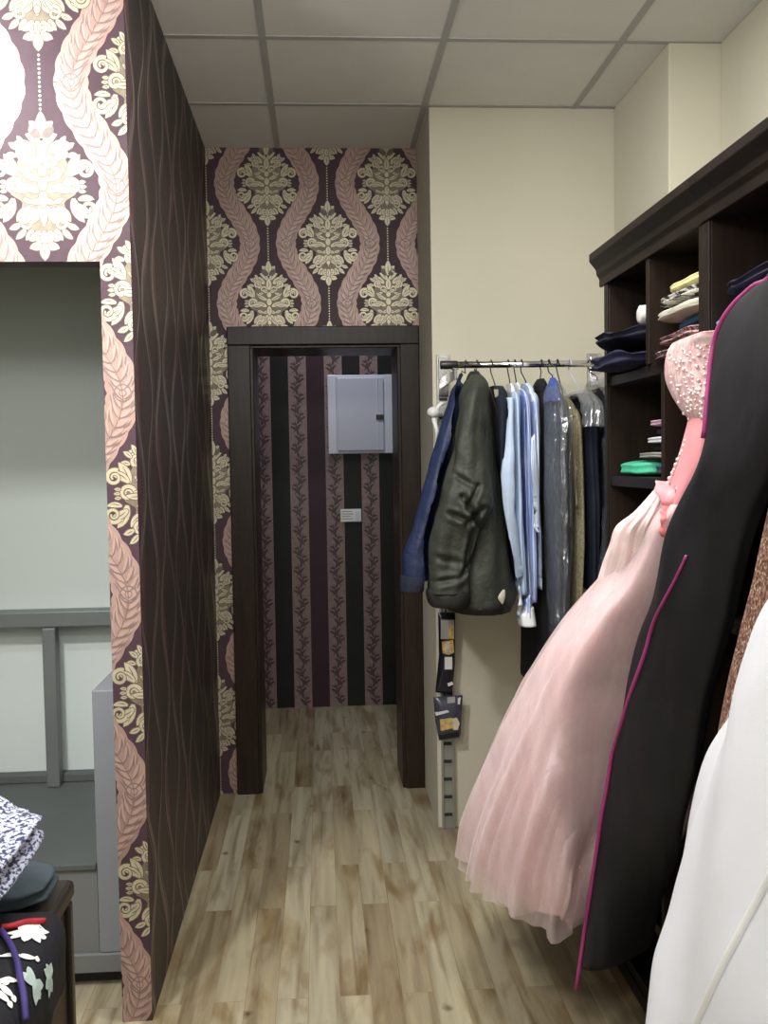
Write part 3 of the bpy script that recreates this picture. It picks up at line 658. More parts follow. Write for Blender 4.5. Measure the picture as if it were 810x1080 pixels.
shirt('white_collar_shirt', 'white and blue pinstriped shirt with a white collar, right of the other shirts',
    [prow(414, 550, 560, Y6+.05, .08), prow(426, 549, 563, Y6+.04, .15), prow(480, 550, 562, Y6+.03, .18), prow(560, 551, 561, Y6+.02, .19), prow(615, 552, 561, Y6+.02, .2)],
    [prow(422, 551, 560, Y6-.09, .05), prow(470, 552, 562, Y6-.14, .05), prow(500, 553, 562, Y6-.16, .05), prow(560, 553, 560, Y6-.16, .045), prow(600, 554, 560, Y6-.16, .04)], M['whitestripe'], M['whitestripe'],
    [prow(405, 551, 558, Y6+.06, .04), prow(412, 548, 561, Y6+.03, .075), prow(424, 548, 562, Y6+.02, .08)], 17., 550, 'dark wire hanger of the white collared shirt', M['navyd'])
# 7 long black garment
hanger(571, 'black hanger holding the long black coat', M['blackp'], .17)
Y7 = 3.56
t = garment('hanging_coat', 'long black coat reaching lowest of all on the rail', 'coat',
    [prow(406, 566, 574, Y7+.02, .05), prow(416, 563, 575, Y7+.02, .09), prow(480, 559, 575, Y7+.02, .12), prow(560, 557, 577, Y7+.02, .14), prow(640, 556, 576, Y7, .2), prow(716, 554, 575, Y7, .2)], M['blackc'], fold=.07, k=6, wr=.008, seed=4.)
v, f = loft([prow(400, 567, 573, Y7, .04), prow(406, 564, 575, Y7, .07), prow(414, 563, 575, Y7, .07)], topopen=True, open_=True, m=12, n=24, wr=.004); obj('collar', v, f, M['blackc'], t)
# 8 garment in clear plastic
hanger(579, 'dark hanger of the first plastic covered suit', M['navyd'])
Y8 = 3.45
t = garment('covered_suit', 'dark suit and blue shirt under glossy clear plastic, mid rail', 'suit',
    [prow(412, 577, 585, Y8+.06, .06), prow(424, 570, 590, Y8+.04, .14), prow(480, 567, 592, Y8, .18), prow(560, 569, 592, Y8, .19), prow(640, 571, 588, Y8, .19), prow(664, 573, 585, Y8, .18)], M['greyc'], fold=.06, k=5, wr=.008, seed=6.)
v, f = loft([prow(399, 579, 585, Y8+.05, .03), prow(408, 576, 588, Y8+.0, .07), prow(424, 575, 589, Y8-.05, .08)], topopen=True, open_=True, m=14, n=24, wr=.004); obj('shirt_collar', v, f, M['deepblue'], t)
v, f = loft([prow(402, 576, 587, Y8+.05, .06), prow(420, 568, 592, Y8+.02, .17), prow(450, 566, 596, Y8-.02, .21), prow(480, 564, 595, Y8-.02, .215), prow(560, 566, 595, Y8-.02, .225), prow(640, 569, 590, Y8-.02, .22), prow(672, 571, 587, Y8-.02, .21)], m=60, n=60, fold=.05, k=8, wr=.016, seed=8., topopen=True)
obj('plastic_cover', v, f, M['film'], t)
# 9 khaki coat
hanger(588, 'thin wire hanger of the khaki coat', M['navyd'], .16)
Y9 = 3.5
t = garment('khaki_coat', 'khaki tweed coat with a belt strip between plastic covered clothes', 'coat',
    [prow(428, 590, 600, Y9+.05, .06), prow(440, 589, 606, Y9+.02, .14), prow(480, 590, 606, Y9, .18), prow(560, 591, 606, Y9, .2), prow(620, 591, 604, Y9, .2), prow(662, 590, 602, Y9, .19)], M['khaki'], fold=.06, k=5, wr=.006, seed=7.)
v, f = loft([prow(440, 601, 606, Y9-.19, .01), prow(494, 602, 608, Y9-.215, .012), prow(534, 605, 610, Y9-.21, .01)], m=20, n=14, wr=.003); bl = obj('belt', v, f, M['khakip'], t)
p = at(603.5, 494, Y=Y9-.235); G().ball(p, .010, 12, 8, sc=(1, .5, 1)).obj('button', M['lining'], bl, True)
v, f = loft([prow(418, 590, 597, Y9+.04, .03), prow(428, 588, 603, Y9, .08), prow(440, 589, 606, Y9-.03, .09)], topopen=True, open_=True, m=14, n=24, wr=.004); obj('collar', v, f, M['khakip'], t)
# 10 dark jacket with grey shoulder cover
hanger(601, 'lavender strap hanger of the dark jacket under the grey shoulder cover', M['fuse2'], .17)
Y10 = 3.53
t = garment('dark_jacket', 'black jacket with a grey plastic shoulder cover beside the khaki coat', 'jacket',
    [prow(416, 604, 617, Y10+.03, .08), prow(430, 601, 622, Y10, .16), prow(500, 603, 623, Y10, .19), prow(560, 604, 623, Y10, .2), prow(616, 605, 622, Y10, .2)], M['navyd'], fold=.06, k=5, wr=.008, seed=12.)
v, f = loft([prow(414, 602, 620, Y10+.03, .10), prow(428, 597, 626, Y10-.01, .20), prow(446, 594, 626, Y10-.02, .225), prow(452, 592, 627, Y10-.02, .23)], m=26, n=56, fold=.06, k=7, wr=.014, seed=3., open_=True, topopen=True); obj('shoulder_cover', v, f, M['filmg'], t)
# 11 last garment in plastic
hanger(622, 'black hanger at the right end of the rail', M['blackp'], .17)
Y11 = 3.5
t = garment('covered_coat', 'purplish dark coat in a crinkled clear cover at the right end of the rail', 'coat',
    [prow(410, 624, 634, Y11+.03, .08), prow(424, 621, 637, Y11, .15), prow(480, 623, 637, Y11, .18), prow(560, 620, 636, Y11, .19), prow(608, 612, 632, Y11, .19)], cloth('aubergine_cloth', (.022, .015, .026), .8), fold=.06, k=5, wr=.008, seed=14.)
v, f = loft([prow(400, 624, 634, Y11+.03, .09), prow(416, 618, 640, Y11-.01, .18), prow(440, 617, 641, Y11-.02, .21), prow(500, 620, 640, Y11-.02, .215), prow(570, 613, 638, Y11-.02, .22), prow(614, 606, 634, Y11-.02, .22)], m=50, n=56, fold=.06, k=8, wr=.016, seed=18., topopen=True); obj('plastic_cover', v, f, M['film'], t)
T = {o.name: o for o in C.objects if o.parent is None}
for a_, rl_ in (('navy_jacket', [('olive_jacket', -1)]), ('navy_vest', [('olive_jacket', 1)]), ('pale_blue_shirt', [('olive_jacket', 1), ('navy_vest', 1)]), ('striped_shirt', [('olive_jacket', 1), ('navy_vest', 1), ('pale_blue_shirt', 1)]),
                ('white_collar_shirt', [('pale_blue_shirt', 1), ('striped_shirt', 1)]), ('hanging_coat', [('striped_shirt', 1), ('white_collar_shirt', 1)]), ('covered_suit', [('white_collar_shirt', 1), ('hanging_coat', 1)]),
                ('khaki_coat', [('covered_suit', 1)]), ('dark_jacket', [('covered_suit', 1), ('khaki_coat', 1)]), ('covered_coat', [('khaki_coat', 1), ('dark_jacket', 1)])):
    settle(T[a_], [(T[b_], s_) for b_, s_ in rl_])
for h_, o_ in zip(HANG, ('navy_jacket', 'olive_jacket', 'navy_vest', 'pale_blue_shirt', 'striped_shirt', 'white_collar_shirt', 'hanging_coat', 'covered_suit', 'khaki_coat', 'dark_jacket', 'covered_coat')): build_hanger(*h_, T[o_])
# ------------------------------------------------------------------ packs hung on the upright
M['packblack'] = plain('glossy_black_pack', (.014, .014, .022), .22, var=.2)
M['packblue'] = plain('slate_blue_pack', (.055, .058, .085), .3, var=.2)
M['packgrey'] = plain('silver_pack', (.40, .40, .40), .35, var=.1)
M['packgold'] = plain('gold_print', (.62, .43, .16), .4, var=.3, scale=60)
M['packcream'] = plain('cream_print', (.66, .58, .40), .5, var=.2, scale=60)
def pouch(pts, y0, y1):
    """pillow pack from a front outline (x, z) between two depths"""
    g = G(); n = len(pts); c = (sum(p[0] for p in pts)/n, sum(p[1] for p in pts)/n); vs = []; rings = ((1.0, 0), (.93, .35), (.7, .8), (.3, 1))
    ym = (y0+y1)/2; h = (y1-y0)/2
    for sg in (-1, 1):
        o = len(vs)
        for s, d in rings: vs += [(c[0]+(x-c[0])*s, ym+sg*h*d, c[1]+(z-c[1])*s) for x, z in pts]
    fs = []
    for b in (0, 4*n):
        for r in range(3):
            for j in range(n): fs.append((b+r*n+j, b+r*n+(j+1) % n, b+(r+1)*n+(j+1) % n, b+(r+1)*n+j))
        fs.append(tuple(b+3*n+j for j in range(n)))
    return g.add(vs, fs)
def px(l, Y): return [(at(u, v, Y=Y).x, at(u, v, Y=Y).z) for u, v in l]
YK = YW-.05
def rectd(parent, name, l, mat, y=None):
    y = YK-.021 if y is None else y; q = px(l, y); g = G(); n = len(q)
    g.add([(x, y, z) for x, z in q]+[(x, y+.012, z) for x, z in q], [tuple(range(n))]+[tuple(n+j for j in range(n))[::-1]]+[(j, (j+1) % n, n+(j+1) % n, n+j) for j in range(n)]); return g.obj(name, mat, parent)
def pts_dense(l, k=5):
    o = []
    for i in range(len(l)):
        a, b = l[i], l[(i+1) % len(l)]
        for j in range(k): o.append((a[0]+(b[0]-a[0])*j/k, a[1]+(b[1]-a[1])*j/k))
    return o
o1 = pts_dense([(462, 646), (480, 646), (480, 700), (477, 733), (459, 730), (463, 690)]); q = px(o1, YK)
pk = thing('hosiery_pack', 'tall black packet with gold print hanging on the steel upright', 'packet', (q[0][0], YK, min(z for x, z in q)), 'packets on the steel upright')
pouch(q, YK-.02, YK+.02).obj('pouch', M['packblack'], pk, True)
rectd(pk, 'silver_panel', [(465, 654), (479, 654), (479, 674), (465, 674)], M['packgrey']); rectd(pk, 'gold_figure', [(473, 660), (478, 659), (479, 674), (473, 674)], M['packgold'], YK-.0225)
rectd(pk, 'gold_panel', [(466, 677), (478, 675), (479, 688), (474, 691), (467, 689)], M['packgold']); rectd(pk, 'cream_figure', [(468, 679), (474, 677), (475, 688), (469, 688)], M['packcream'], YK-.0225)
rectd(pk, 'white_label', [(469, 693), (477, 693), (477, 706), (469, 706)], M['white']); rectd(pk, 'small_print', [(472, 721), (477, 719), (478, 722), (473, 724)], M['white'])
G().tube([(q[0][0]+.03, YK, at(470, 646, Y=YK).z-.01), (q[0][0]+.03, YK, at(470, 640, Y=YK).z), (q[0][0]+.03, YW-.02, at(470, 638, Y=YK).z)], .003).obj('hanging_loop', M['blackp'], pk, True)
o2 = pts_dense([(457, 735), (488, 733), (486, 775), (484, 778), (463, 781), (459, 760)]); YK2 = YK-.012; q = px(o2, YK2)
pk = thing('hosiery_pack', 'wide slate blue packet with yellow picture, lower of two on the upright', 'packet', (q[0][0], YK2, min(z for x, z in q)), 'packets on the steel upright')
pouch(q, YK2-.02, YK2+.02).obj('pouch', M['packblue'], pk, True)
y2 = YK2-.021
rectd(pk, 'yellow_picture', [(464, 759), (477, 757), (478, 768), (465, 771)], M['packgold'], y2); rectd(pk, 'cream_picture', [(477, 758), (482, 757), (485, 763), (483, 770), (478, 770)], M['packcream'], y2)
rectd(pk, 'white_lettering', [(459, 752), (472, 749), (474, 751), (460, 755)], M['white'], y2); rectd(pk, 'grey_label', [(472, 736), (480, 735), (480, 741), (472, 742)], M['packgrey'], y2); rectd(pk, 'white_tab', [(483, 737), (486, 736), (485, 743), (483, 743)], M['white'], y2)
rectd(pk, 'dark_base', [(463, 776), (484, 772), (484, 777), (464, 780)], M['packblack'], y2)
G().tube([(q[0][0]+.05, YK2, at(470, 736, Y=YK).z-.01), (q[0][0]+.05, YK2, at(470, 734.6, Y=YK).z), (q[0][0]+.05, YW-.02, at(470, 734.4, Y=YK).z)], .003).obj('hanging_loop', M['blackp'], pk, True)
# ------------------------------------------------------------------ shelving units
CXF, CXB = .85, XQ-.004; SH = [.07, .29, .58, .87, 1.16, 1.45, 1.74]; TOP = 2.015
def unit(y0, y1, label, divs, low):
    t = thing('shelving_unit', label, 'shelving unit', ((CXF+CXB)/2, (y0+y1)/2, 0), 'dark shelving units')
    for y in (y0, y1-.028): box('side_panel', CXF, CXB-.012, y, y+.028, 0, TOP+.02, M['cabin'], t, .002); 
    for ds, za, zb in ((divs, 1.74, TOP), (low, .07, 1.71)):
        for d in ds: box('divider', CXF-.004, CXB-.014, d-.011, d+.011, za, zb, M['cabin'], t, .002)
    box('back_panel', CXB-.012, CXB, y0, y1, .0, TOP+.02, M['cabin'], t)
    for z in SH: box('shelf', CXF+.002, CXB-.012, y0+.028, y1-.028, z-.03, z, M['cab'], t, .003)
    box('top_panel', CXF+.002, CXB-.012, y0+.028, y1-.028, TOP, TOP+.02, M['cab'], t)
    g = G(); g.box(CXF, CXF+.02, y0+.028, y1-.028, 0, .039); g.obj('plinth', M['cab'], t)
    g = G()
    prof = [(CXF+.0, TOP-.005), (CXF-.010, TOP-.005), (CXF-.010, TOP+.018), (CXF-.018, TOP+.030), (CXF-.020, TOP+.045), (CXF-.034, TOP+.062), (CXF-.040, TOP+.070), (CXF-.040, TOP+.092), (CXF+.05, TOP+.092), (CXF+.05, TOP+.021), (CXF, TOP+.021)]
    n = len(prof); e0, e1 = y0, y1+(.035 if y1 > 2.5 else 0)
    g.add([(x, e0, z) for x, z in prof]+[(x, e1, z) for x, z in prof], [tuple(range(n)), tuple(n+j for j in range(n))[::-1]]+[(j, (j+1) % n, n+(j+1) % n, n+j) for j in range(n)])
    g.obj('cornice', M['cab'], t, bevel=.002)
    for y in (y0+.014, y1-.014): box('face_stile', CXF-.006, CXF, y-.014, y+.014, 0, TOP-.005, M['cab'], t, .003)
    return t
unit(2.1105, 2.86, 'dark brown shelving unit with cornice, farther one beside the clothes rail', [2.484], [2.372])
unit(.55, 2.1100, 'dark brown shelving unit nearer the camera behind the hanging gowns', [1.07, 1.59], [1.07, 1.59])
FOLDED = []
def fold(name, label, cat, z0, h, y0, y1, x0, x1, mat, seed, layers=2, tilt=0., group=None, droop=0., wr=.006):
    for (a0, a1, b0, b1, zb, zt) in FOLDED:
        if a0 < x1 and x0 < a1 and b0 < y1 and y0 < b1 and zb-.001 <= z0 < zt+.002: z0 = zt+.002
    v, f = cushion(x0, x1, y0, y1, z0, z0+h, layers, 5., wr, seed, tilt=tilt, droop=droop); o = obj(name, v, f, mat); fixn(o)
    FOLDED.append((x0, x1, y0, y1, z0, max(p[2] for p in v))); tag(o, label, cat, group or 'folded clothes on the dark shelves'); return o
e = .002
S1 = 1.74+e
fold('folded_sweater', 'navy knit sweater folded and sticking out of the top left cubby', 'sweater', S1, .052, 2.505, 2.822, .765, 1.14, cloth('navy_knit', (.012, .012, .034), .9, weave=90, bump=.6), 1., 2, 0, None, .1, .012)
fold('folded_sweater', 'black navy sweater folded under the top one in the far top cubby', 'sweater', S1+.054, .042, 2.51, 2.82, .775, 1.14, cloth('ink_knit', (.009, .009, .022), .9, weave=90, bump=.6), 2., 2, 0, None, .1, .014)
g = G(); p = at(675, 344, X=.95); g.tube([(.862, 2.60, 1.885), (.866, 2.60, 1.885), (.90, 2.60, 1.886), (1.2, 2.59, 1.89)], [.018, .025, .026, .026], 16); tag(g.obj('fabric_roll', cloth('offwhite_roll', (.52, .50, .46), .8), None, True), 'off-white rolled cloth lying on the navy sweaters', 'roll')
yA, yB = 2.155, 2.465
fold('folded_print', 'maroon patterned garment, bottom of the stack in the second top cubby', 'garment', S1, .028, yA, yB, .835, 1.15, specks('maroon_print', (.05, .022, .026), (.46, .32, .31), 75, .48, .56), 3., 2, 0)
fold('folded_print', 'pink and maroon speckled garment folded over the bottom one of that stack', 'garment', S1+.029, .028, yA, yB, .845, 1.15, specks('pink_print', (.42, .25, .25), (.07, .03, .035), 90, .46, .54), 4., 2, -.22, None, 0, .004)
fold('folded_shirt', 'blue garment folded at the back edge of the stack under the cream knit', 'garment', S1+.058, .020, yA, yB-.06, .87, 1.15, cloth('petrol_blue', (.02, .075, .13), .8), 5., 1, -.22, None, 0, .004)
fold('folded_knit', 'cream ribbed knit folded thickly in the middle of the second cubby stack', 'knitwear', S1+.079, .034, yA, yB, .845, 1.15, stripes('cream_rib', (.62, .60, .50), (.46, .44, .35), 30, axis='Z'), 6., 3, -.22, None, 0, .004)
fold('folded_scarf', 'black and white patterned scarf folded on the cream knit', 'scarf', S1+.114, .024, yA+.02, yB+.005, .85, 1.15, specks('black_white_print', (.72, .71, .66), (.02, .02, .022), 45, .47, .53), 7., 2, -.22, None, 0, .004)
fold('folded_shirt', 'pale yellow garment folded on top of the second cubby stack', 'garment', S1+.139, .022, yA, yB-.03, .855, 1.15, cloth('pale_yellow', (.64, .57, .28), .8), 8., 1, -.22, None, 0, .004)
y3 = 1.62
fold('folded_shirt', 'blue and white bundle poking out beside the black garment bag', 'garment', S1, .060, y3+.2, 2.078, .836, 1.1, specks('blue_white_bundle', (.04, .30, .55), (.55, .62, .58), 14, .52, .6), 9., 2)
fold('folded_shirt', 'magenta garment under the navy bundle in the third top cubby', 'garment', S1+.062, .018, y3+.1, 2.05, .85, 1.12, cloth('magenta', (.16, .012, .06), .8), 10., 1)
fold('folded_sweater', 'navy bundle on top of the third cubby pile', 'garment', S1+.082, .036, y3+.05, 2.06, .845, 1.12, cloth('indigo_bundle', (.010, .008, .026), .85), 11., 2, 0, None, 0, .012)
S2 = 1.45+e
def f2(nm, lab, z, h, y0, y1, x0, mat, sd): fold(nm, lab, 'garment', S2+z, h, y0, y1, x0, 1.18, mat, sd, 1, 0, None, 0, .003)
yl = 2.388
f2('folded_shirt', 'bright jade green garment folded at the front of the second shelf', 0, .040, 2.53, 2.81, .845, cloth('jade', (.07, .46, .28), .75), 21.)
f2('folded_shirt', 'dark teal garment at the bottom of the second shelf stack', 0, .036, yl, 2.527, .86, cloth('dark_teal', (.02, .05, .06), .8), 22.)
f2('folded_shirt', 'taupe grey garment folded above the jade and dark teal ones', .046, .018, yl, 2.70, .862, cloth('taupe', (.26, .24, .23), .8), 23.)
f2('folded_shirt', 'black garment folded between the taupe and light grey ones', .066, .014, yl, 2.60, .875, M['blackc'], 24.)
f2('folded_shirt', 'light grey garment folded in the second shelf stack', .081, .020, yl, 2.615, .862, cloth('light_grey', (.46, .47, .50), .8), 25.)
f2('folded_shirt', 'charcoal garment folded under the mauve one', .102, .014, yl, 2.59, .88, M['greyc'], 26.)
f2('folded_shirt', 'mauve pink garment folded on top of the second shelf stack', .117, .020, yl, 2.59, .862, cloth('mauve', (.40, .24, .33), .8), 27.)
S3 = 1.16+e
fold('plastic_bag', 'grey translucent plastic bag of clothes on the third shelf', 'bag', S3, .225, 2.50, 2.73, .86, 1.15, plain('grey_plastic', (.22, .22, .225), .3, var=.2, scale=12, bump=.6, bscale=25), 30., 1, 0, 'bagged clothes', 0, .016)
S4 = .87+e
fold('folded_sweater', 'purple garment at the front of the low shelf by the gown', 'garment', S4, .10, 2.51, 2.80, .855, 1.15, cloth('purple_knit', (.11, .035, .13), .85), 31., 2, 0, None, 0, .014)
fold('folded_sweater', 'dark plum garment folded on the purple one', 'garment', S4+.102, .07, 2.52, 2.79, .86, 1.15, cloth('dark_plum', (.03, .012, .03), .85), 32., 2, 0, None, 0, .012)
# ------------------------------------------------------------------ gowns hung along the shelving front
M['pink'] = cloth('pink_satin', (.80, .33, .36), .45, var=.06, weave=400, bump=.15)
M['skirt'] = cloth('pink_lining', (.90, .53, .57), .7, var=.05, bump=.15, wr=6)
M['tulle'] = veil('pink_tulle', (.97, .78, .79), .45)
M['bead'] = specks('beaded_lace', (.74, .42, .44), (.90, .72, .70), 60, .4, .6, .4, .15, None, .9)
M['pearl'] = plain('pearl_bead', (.85, .68, .68), .2, .2)
M['piping'] = plain('magenta_piping', (.34, .04, .17), .5, var=.15)
M['bagblack'] = cloth('black_bag_cloth', (.0145, .0145, .017), .6, weave=420, bump=.2, var=.15, wr=8)
M['sequin'] = None
def seq():
    t = NT('rose_gold_sequins'); vo = t.n('TexVoronoi'); vo.inputs['Scale'].default_value = 240; t.l(t.tc.outputs['Object'], vo.inputs[0])
    sp = t.n('SeparateColor'); t.l(vo.outputs['Color'], sp.inputs[0])
    c = t.ramp(sp.outputs[0], [(.1, (.13, .05, .03)), (.5, (.36, .17, .11)), (.8, (.58, .34, .24)), (.97, (.92, .78, .66))]); t.l(c, t.b.inputs['Base Color'])
    t.b.inputs['Roughness'].default_value = .35; t.b.inputs['Metallic'].default_value = .45
    t.bump(sp.outputs[1], 1., .003); return t.m
M['sequin'] = seq()
M['whiteg'] = cloth('white_satin_cover', (.76, .77, .83), .55, var=.03, weave=500, bump=.12, wr=4)
XC = .838
def bagX(z): return .585+.122*(max(z, 0)-.1)
def on_bag(u, v_, dx=0.):
    d = ray(u, v_); lo_, hi_ = .5, 4.
    for _ in range(50):
        mm = (lo_+hi_)/2; p = Vector((0, 0, EYE))+d*mm
        if p.x < bagX(p.z)+dx: lo_ = mm
        else: hi_ = mm
    return Vector((0, 0, EYE))+d*lo_
edge = [(810, 285), (790, 303), (772, 328), (758, 358), (752, 400), (749, 450), (738, 490), (724, 525), (708, 565), (690, 622), (675, 662), (655, 728), (640, 800), (632, 860), (624, 915), (617, 975), (612, 1022)]
ep = [on_bag(u, v_) for u, v_ in edge]
def bag_far(z):
    for p, q in zip(ep, ep[1:]):
        if p.z >= z >= q.z: return p.y+(q.y-p.y)*(p.z-z)/max(1e-6, p.z-q.z)
    return ep[0].y if z > ep[0].z else ep[-1].y
gw = thing('pink_gown', 'pink tulle ball gown with beaded bodice hanging before the dark shelves', 'gown', (.66, 2.45, .33))
sk = [(530, 692, 2.17), (552, 668, 2.22), (575, 657, 2.26), (606, 637, 2.32), (640, 607, 2.38), (673, 582, 2.43), (724, 553, 2.52), (787, 523, 2.63), (850, 498, 2.76), (890, 490, 2.84)]
NEAR = [(2.05, .78, 1.15), (1.75, .79, 1.22), (1.6, .795, 1.5), (1.4, .80, 1.75), (1.0, .805, 1.95), (.65, .812, 2.12), (.4, .826, 2.34), (.2, .828, 2.47), (0, .828, 2.5)]
def bag_near(z):
    for p, q in zip(NEAR, NEAR[1:]):
        if p[0] >= z >= q[0]:
            t = (p[0]-z)/(p[0]-q[0]); return Vector((p[1]+(q[1]-p[1])*t, p[2]+(q[2]-p[2])*t))
    return Vector(NEAR[0][1:])
def squeeze(x, y, z):
    """the bag leans on the near side of the skirt and presses it back"""
    Fp = Vector((bagX(z)+.012, bag_far(z))); d = bag_near(z)-Fp; d.normalize(); nn = Vector((-d.y, d.x)); p = Vector((x, y))-Fp
    s_ = p.dot(nn); t_ = p.dot(d); w = min(1, max(0, (t_+.075)/.05)); w = w*w*(3-2*w); gap = .07
    if s_ < gap: x, y = Vector((x, y))+nn*(gap-s_+.02*max(-1, s_))*w
    return (min(x, XC), y, z)
def skrows(grow, drop=0.):
    rows = []
    for v_, u, Y in sk:
        p = at(u, v_, Y=Y); tq = (v_-530)/360; xc = .80-.05*tq; rx = max(.05, (xc-p.x)/.95)*(1+grow); ry = .13+.30*tq**.8
        rows.append((p.z-drop*tq, xc, p.y-ry*.36, rx, ry*(1+grow), 0))
    return rows
v, f = loft(skrows(-.09), m=70, n=150, e=2, fold=.06, k=19, wr=.006, seed=2.5, clampx=XC, hemw=.006, open_=True, fgrow=True, post=squeeze); fixn(obj('skirt', v, f, M['skirt'], gw))
v, f = loft(skrows(.015, -.0), m=70, n=170, e=2, fold=.075, k=15, wr=.005, seed=6., clampx=XC, hemw=.012, open_=True, fgrow=True, post=squeeze); fixn(obj('tulle_layer', v, f, M['tulle'], gw))
v, f = loft(skrows(-.02, .03), m=70, n=160, e=2, fold=.07, k=21, wr=.005, seed=9., clampx=XC, hemw=.014, open_=True, fgrow=True, post=squeeze); fixn(obj('tulle_layer', v, f, M['tulle'], gw))
def brow(v_, uL, Y, xr, ry, x1=XC-.01):
    p = at(uL, v_, Y=Y); return (p.z, (p.x+x1)/2, Y-ry*.72, max(.03, (x1-p.x)/2), ry, 0)
# bodice: cup, side and waist
br = [brow(361, 712, 2.12, 0, .20), brow(372, 706, 2.14, 0, .23), brow(395, 705, 2.15, 0, .24), brow(415, 712, 2.12, 0, .22), brow(432, 724, 2.08, 0, .19), brow(443, 736, 2.05, 0, .165)]
v, f = loft(br, m=30, n=48, e=2.3, wr=.004, clampx=XC-.002, post=squeeze); bo = obj('bodice', v, f, M['bead'], gw); fixn(bo)
bvh = BVHTree.FromPolygons([Vector(a) for a in v], f)
g = G(); rb = random.Random(3)
for k in range(150):
    u_, v_ = rb.uniform(704, 756), rb.uniform(362, 446); h = bvh.ray_cast(Vector((0, 0, EYE)), ray(u_, v_).normalized())
    if h[0]: g.ball(h[0]-ray(u_, v_).normalized()*.002, rb.uniform(.0024, .0042), 6, 4)
g.obj('beads', M['pearl'], bo, True)['kind'] = 'stuff'
wr_ = [brow(436, 735, 2.06, 0, .15), brow(450, 730, 2.07, 0, .15), brow(475, 719, 2.09, 0, .145), brow(500, 707, 2.12, 0, .14), brow(520, 699, 2.14, 0, .145), brow(535, 693, 2.16, 0, .15)]
v, f = loft(wr_, m=34, n=48, e=2.2, fold=.05, k=6, wr=.005, seed=4., clampx=XC-.002, post=squeeze); ws = obj('waist', v, f, M['pink'], gw); fixn(ws)
g = G()
for k in range(48):
    t = k/47; v_ = 440+t*84; u_ = 735-t*37+.8*math.sin(k*1.7); p = at(u_, v_, Y=2.05+.08*t); g.ball(p, .0034+.0012*math.sin(k*2.3), 7, 5)
g.obj('bead_edging', M['pearl'], ws, True)
# sash knot and gathered tulle at the hip
def rib(path, w, name, mat):
    """flat ribbon: (u, v, Y) path, slightly arched"""
    pts = [at(u, v_, Y=y) for u, v_, y in cr(path, 24)]; L = len(pts); g = G(); vs = []
    for k, p in enumerate(pts):
        t = (pts[min(k+1, L-1)]-pts[max(k-1, 0)]).normalized(); sd = t.cross(Vector((0, 1, 0))).normalized(); ww = w*(.55+.45*math.sin(PI*k/(L-1)))*(1+.1*math.sin(k*1.3))
        for q in (-1, -.5, 0, .5, 1): vs.append(p+sd*ww*q+Vector((0, -.004*(1-q*q)+.003*math.sin(k*.9+q*3), 0)))
    fs = [(k*5+j, k*5+j+1, (k+1)*5+j+1, (k+1)*5+j) for k in range(L-1) for j in range(4)]
    o = obj(name, vs, fs, mat, gw); m_ = o.modifiers.new('th', 'SOLIDIFY'); m_.thickness = .0018; return o
cs = cloth('shaded_pink_satin', (.76, .24, .26), .4, bump=.15)  # deeper coral imitates the shadow inside the pink satin sash
rib([(698, 508, 2.125), (704, 519, 2.085), (714, 524, 2.065), (726, 515, 2.06)], .026, 'sash_bow', M['pink'])
rib([(706, 524, 2.095), (709, 536, 2.075), (708, 550, 2.065), (703, 566, 2.075)], .026, 'sash_tail', cs)
rib([(697, 516, 2.125), (696, 540, 2.115), (696, 570, 2.115), (691, 600, 2.135)], .020, 'sash_tail', M['skirt'])
v, f = loft([(at(698, 515, Y=2.13).z, at(699, 515, Y=2.13).x, 2.13, .012, .03, 0), (at(688, 540, Y=2.16).z, at(686, 540, Y=2.16).x, 2.16, .030, .05, 0), (at(672, 556, Y=2.2).z, at(676, 556, Y=2.2).x, 2.2, .046, .08, 0), (at(664, 575, Y=2.23).z, at(672, 575, Y=2.23).x, 2.23, .050, .09, 0), (at(660, 598, Y=2.25).z, at(668, 598, Y=2.25).x, 2.27, .050, .10, 0), (at(650, 625, Y=2.3).z, at(660, 625, Y=2.3).x, 2.31, .050, .10, 0), (at(640, 660, Y=2.36).z, at(652, 660, Y=2.36).x, 2.37, .035, .10, 0)], m=60, n=80, fold=.15, k=11, wr=.008, seed=5., clampx=XC, post=squeeze)
obj('gathered_tulle', v, f, cloth('pale_pink_tulle', (.86, .66, .65), .8, bump=.2), gw)
# --- black garment bag with magenta piping
bag = thing('garment_bag', 'long black garment bag with magenta piping hanging over the pink gown', 'garment bag', (.62, 1.9, ep[-1].z))
rows = []
top = ep[0]
rows.append((2.0, .785, 1.36, .05, .03, PI/2)); rows.append((1.955, .785, 1.38, .16, .035, PI/2))
for k, p in enumerate(ep):
    q = bag_near(p.z); Fp = Vector((p.x+.012, p.y)); d = q-Fp; c = (Fp+q)/2; th = .022+.020*min(1, k/6)
    rows.append((p.z, c.x, c.y, d.length/2, th, math.atan2(-d.y, -d.x) % (2*PI)))
rows = [r if k > 1 else (r[0], r[1], r[2], r[3], r[4], rows[2][5]) for k, r in enumerate(rows)]
v, f = loft(rows, m=90, n=90, e=2.6, fold=.035, k=4, wr=.007, seed=3., swirl=.8, clampx=XC-.03, post=lambda x, y, z: (min(x+.007*math.sin(14*y+2*z)+.004*math.sin(33*y-3*z), XC-.024), y, z)); bo = obj('bag_body', v, f, M['bagblack'], bag); fixn(bo)
bb = BVHTree.FromPolygons([Vector(a) for a in v], f)
def onto(u, v_, off=.003):
    d = ray(u, v_).normalized(); h = bb.ray_cast(Vector((0, 0, EYE)), d)
    return (h[0]-d*off) if h[0] else None
def smooth_path(l, m): return [(a, b) for a, b in cr(l, m)]
CT = CM.transposed()
def uo(p):
    q = CT @ (Vector(p)-Vector((0, 0, EYE))); return q.x/-q.z
far = [Vector(min((v[q*90+j] for j in range(90)), key=uo)) for q in range(90)]
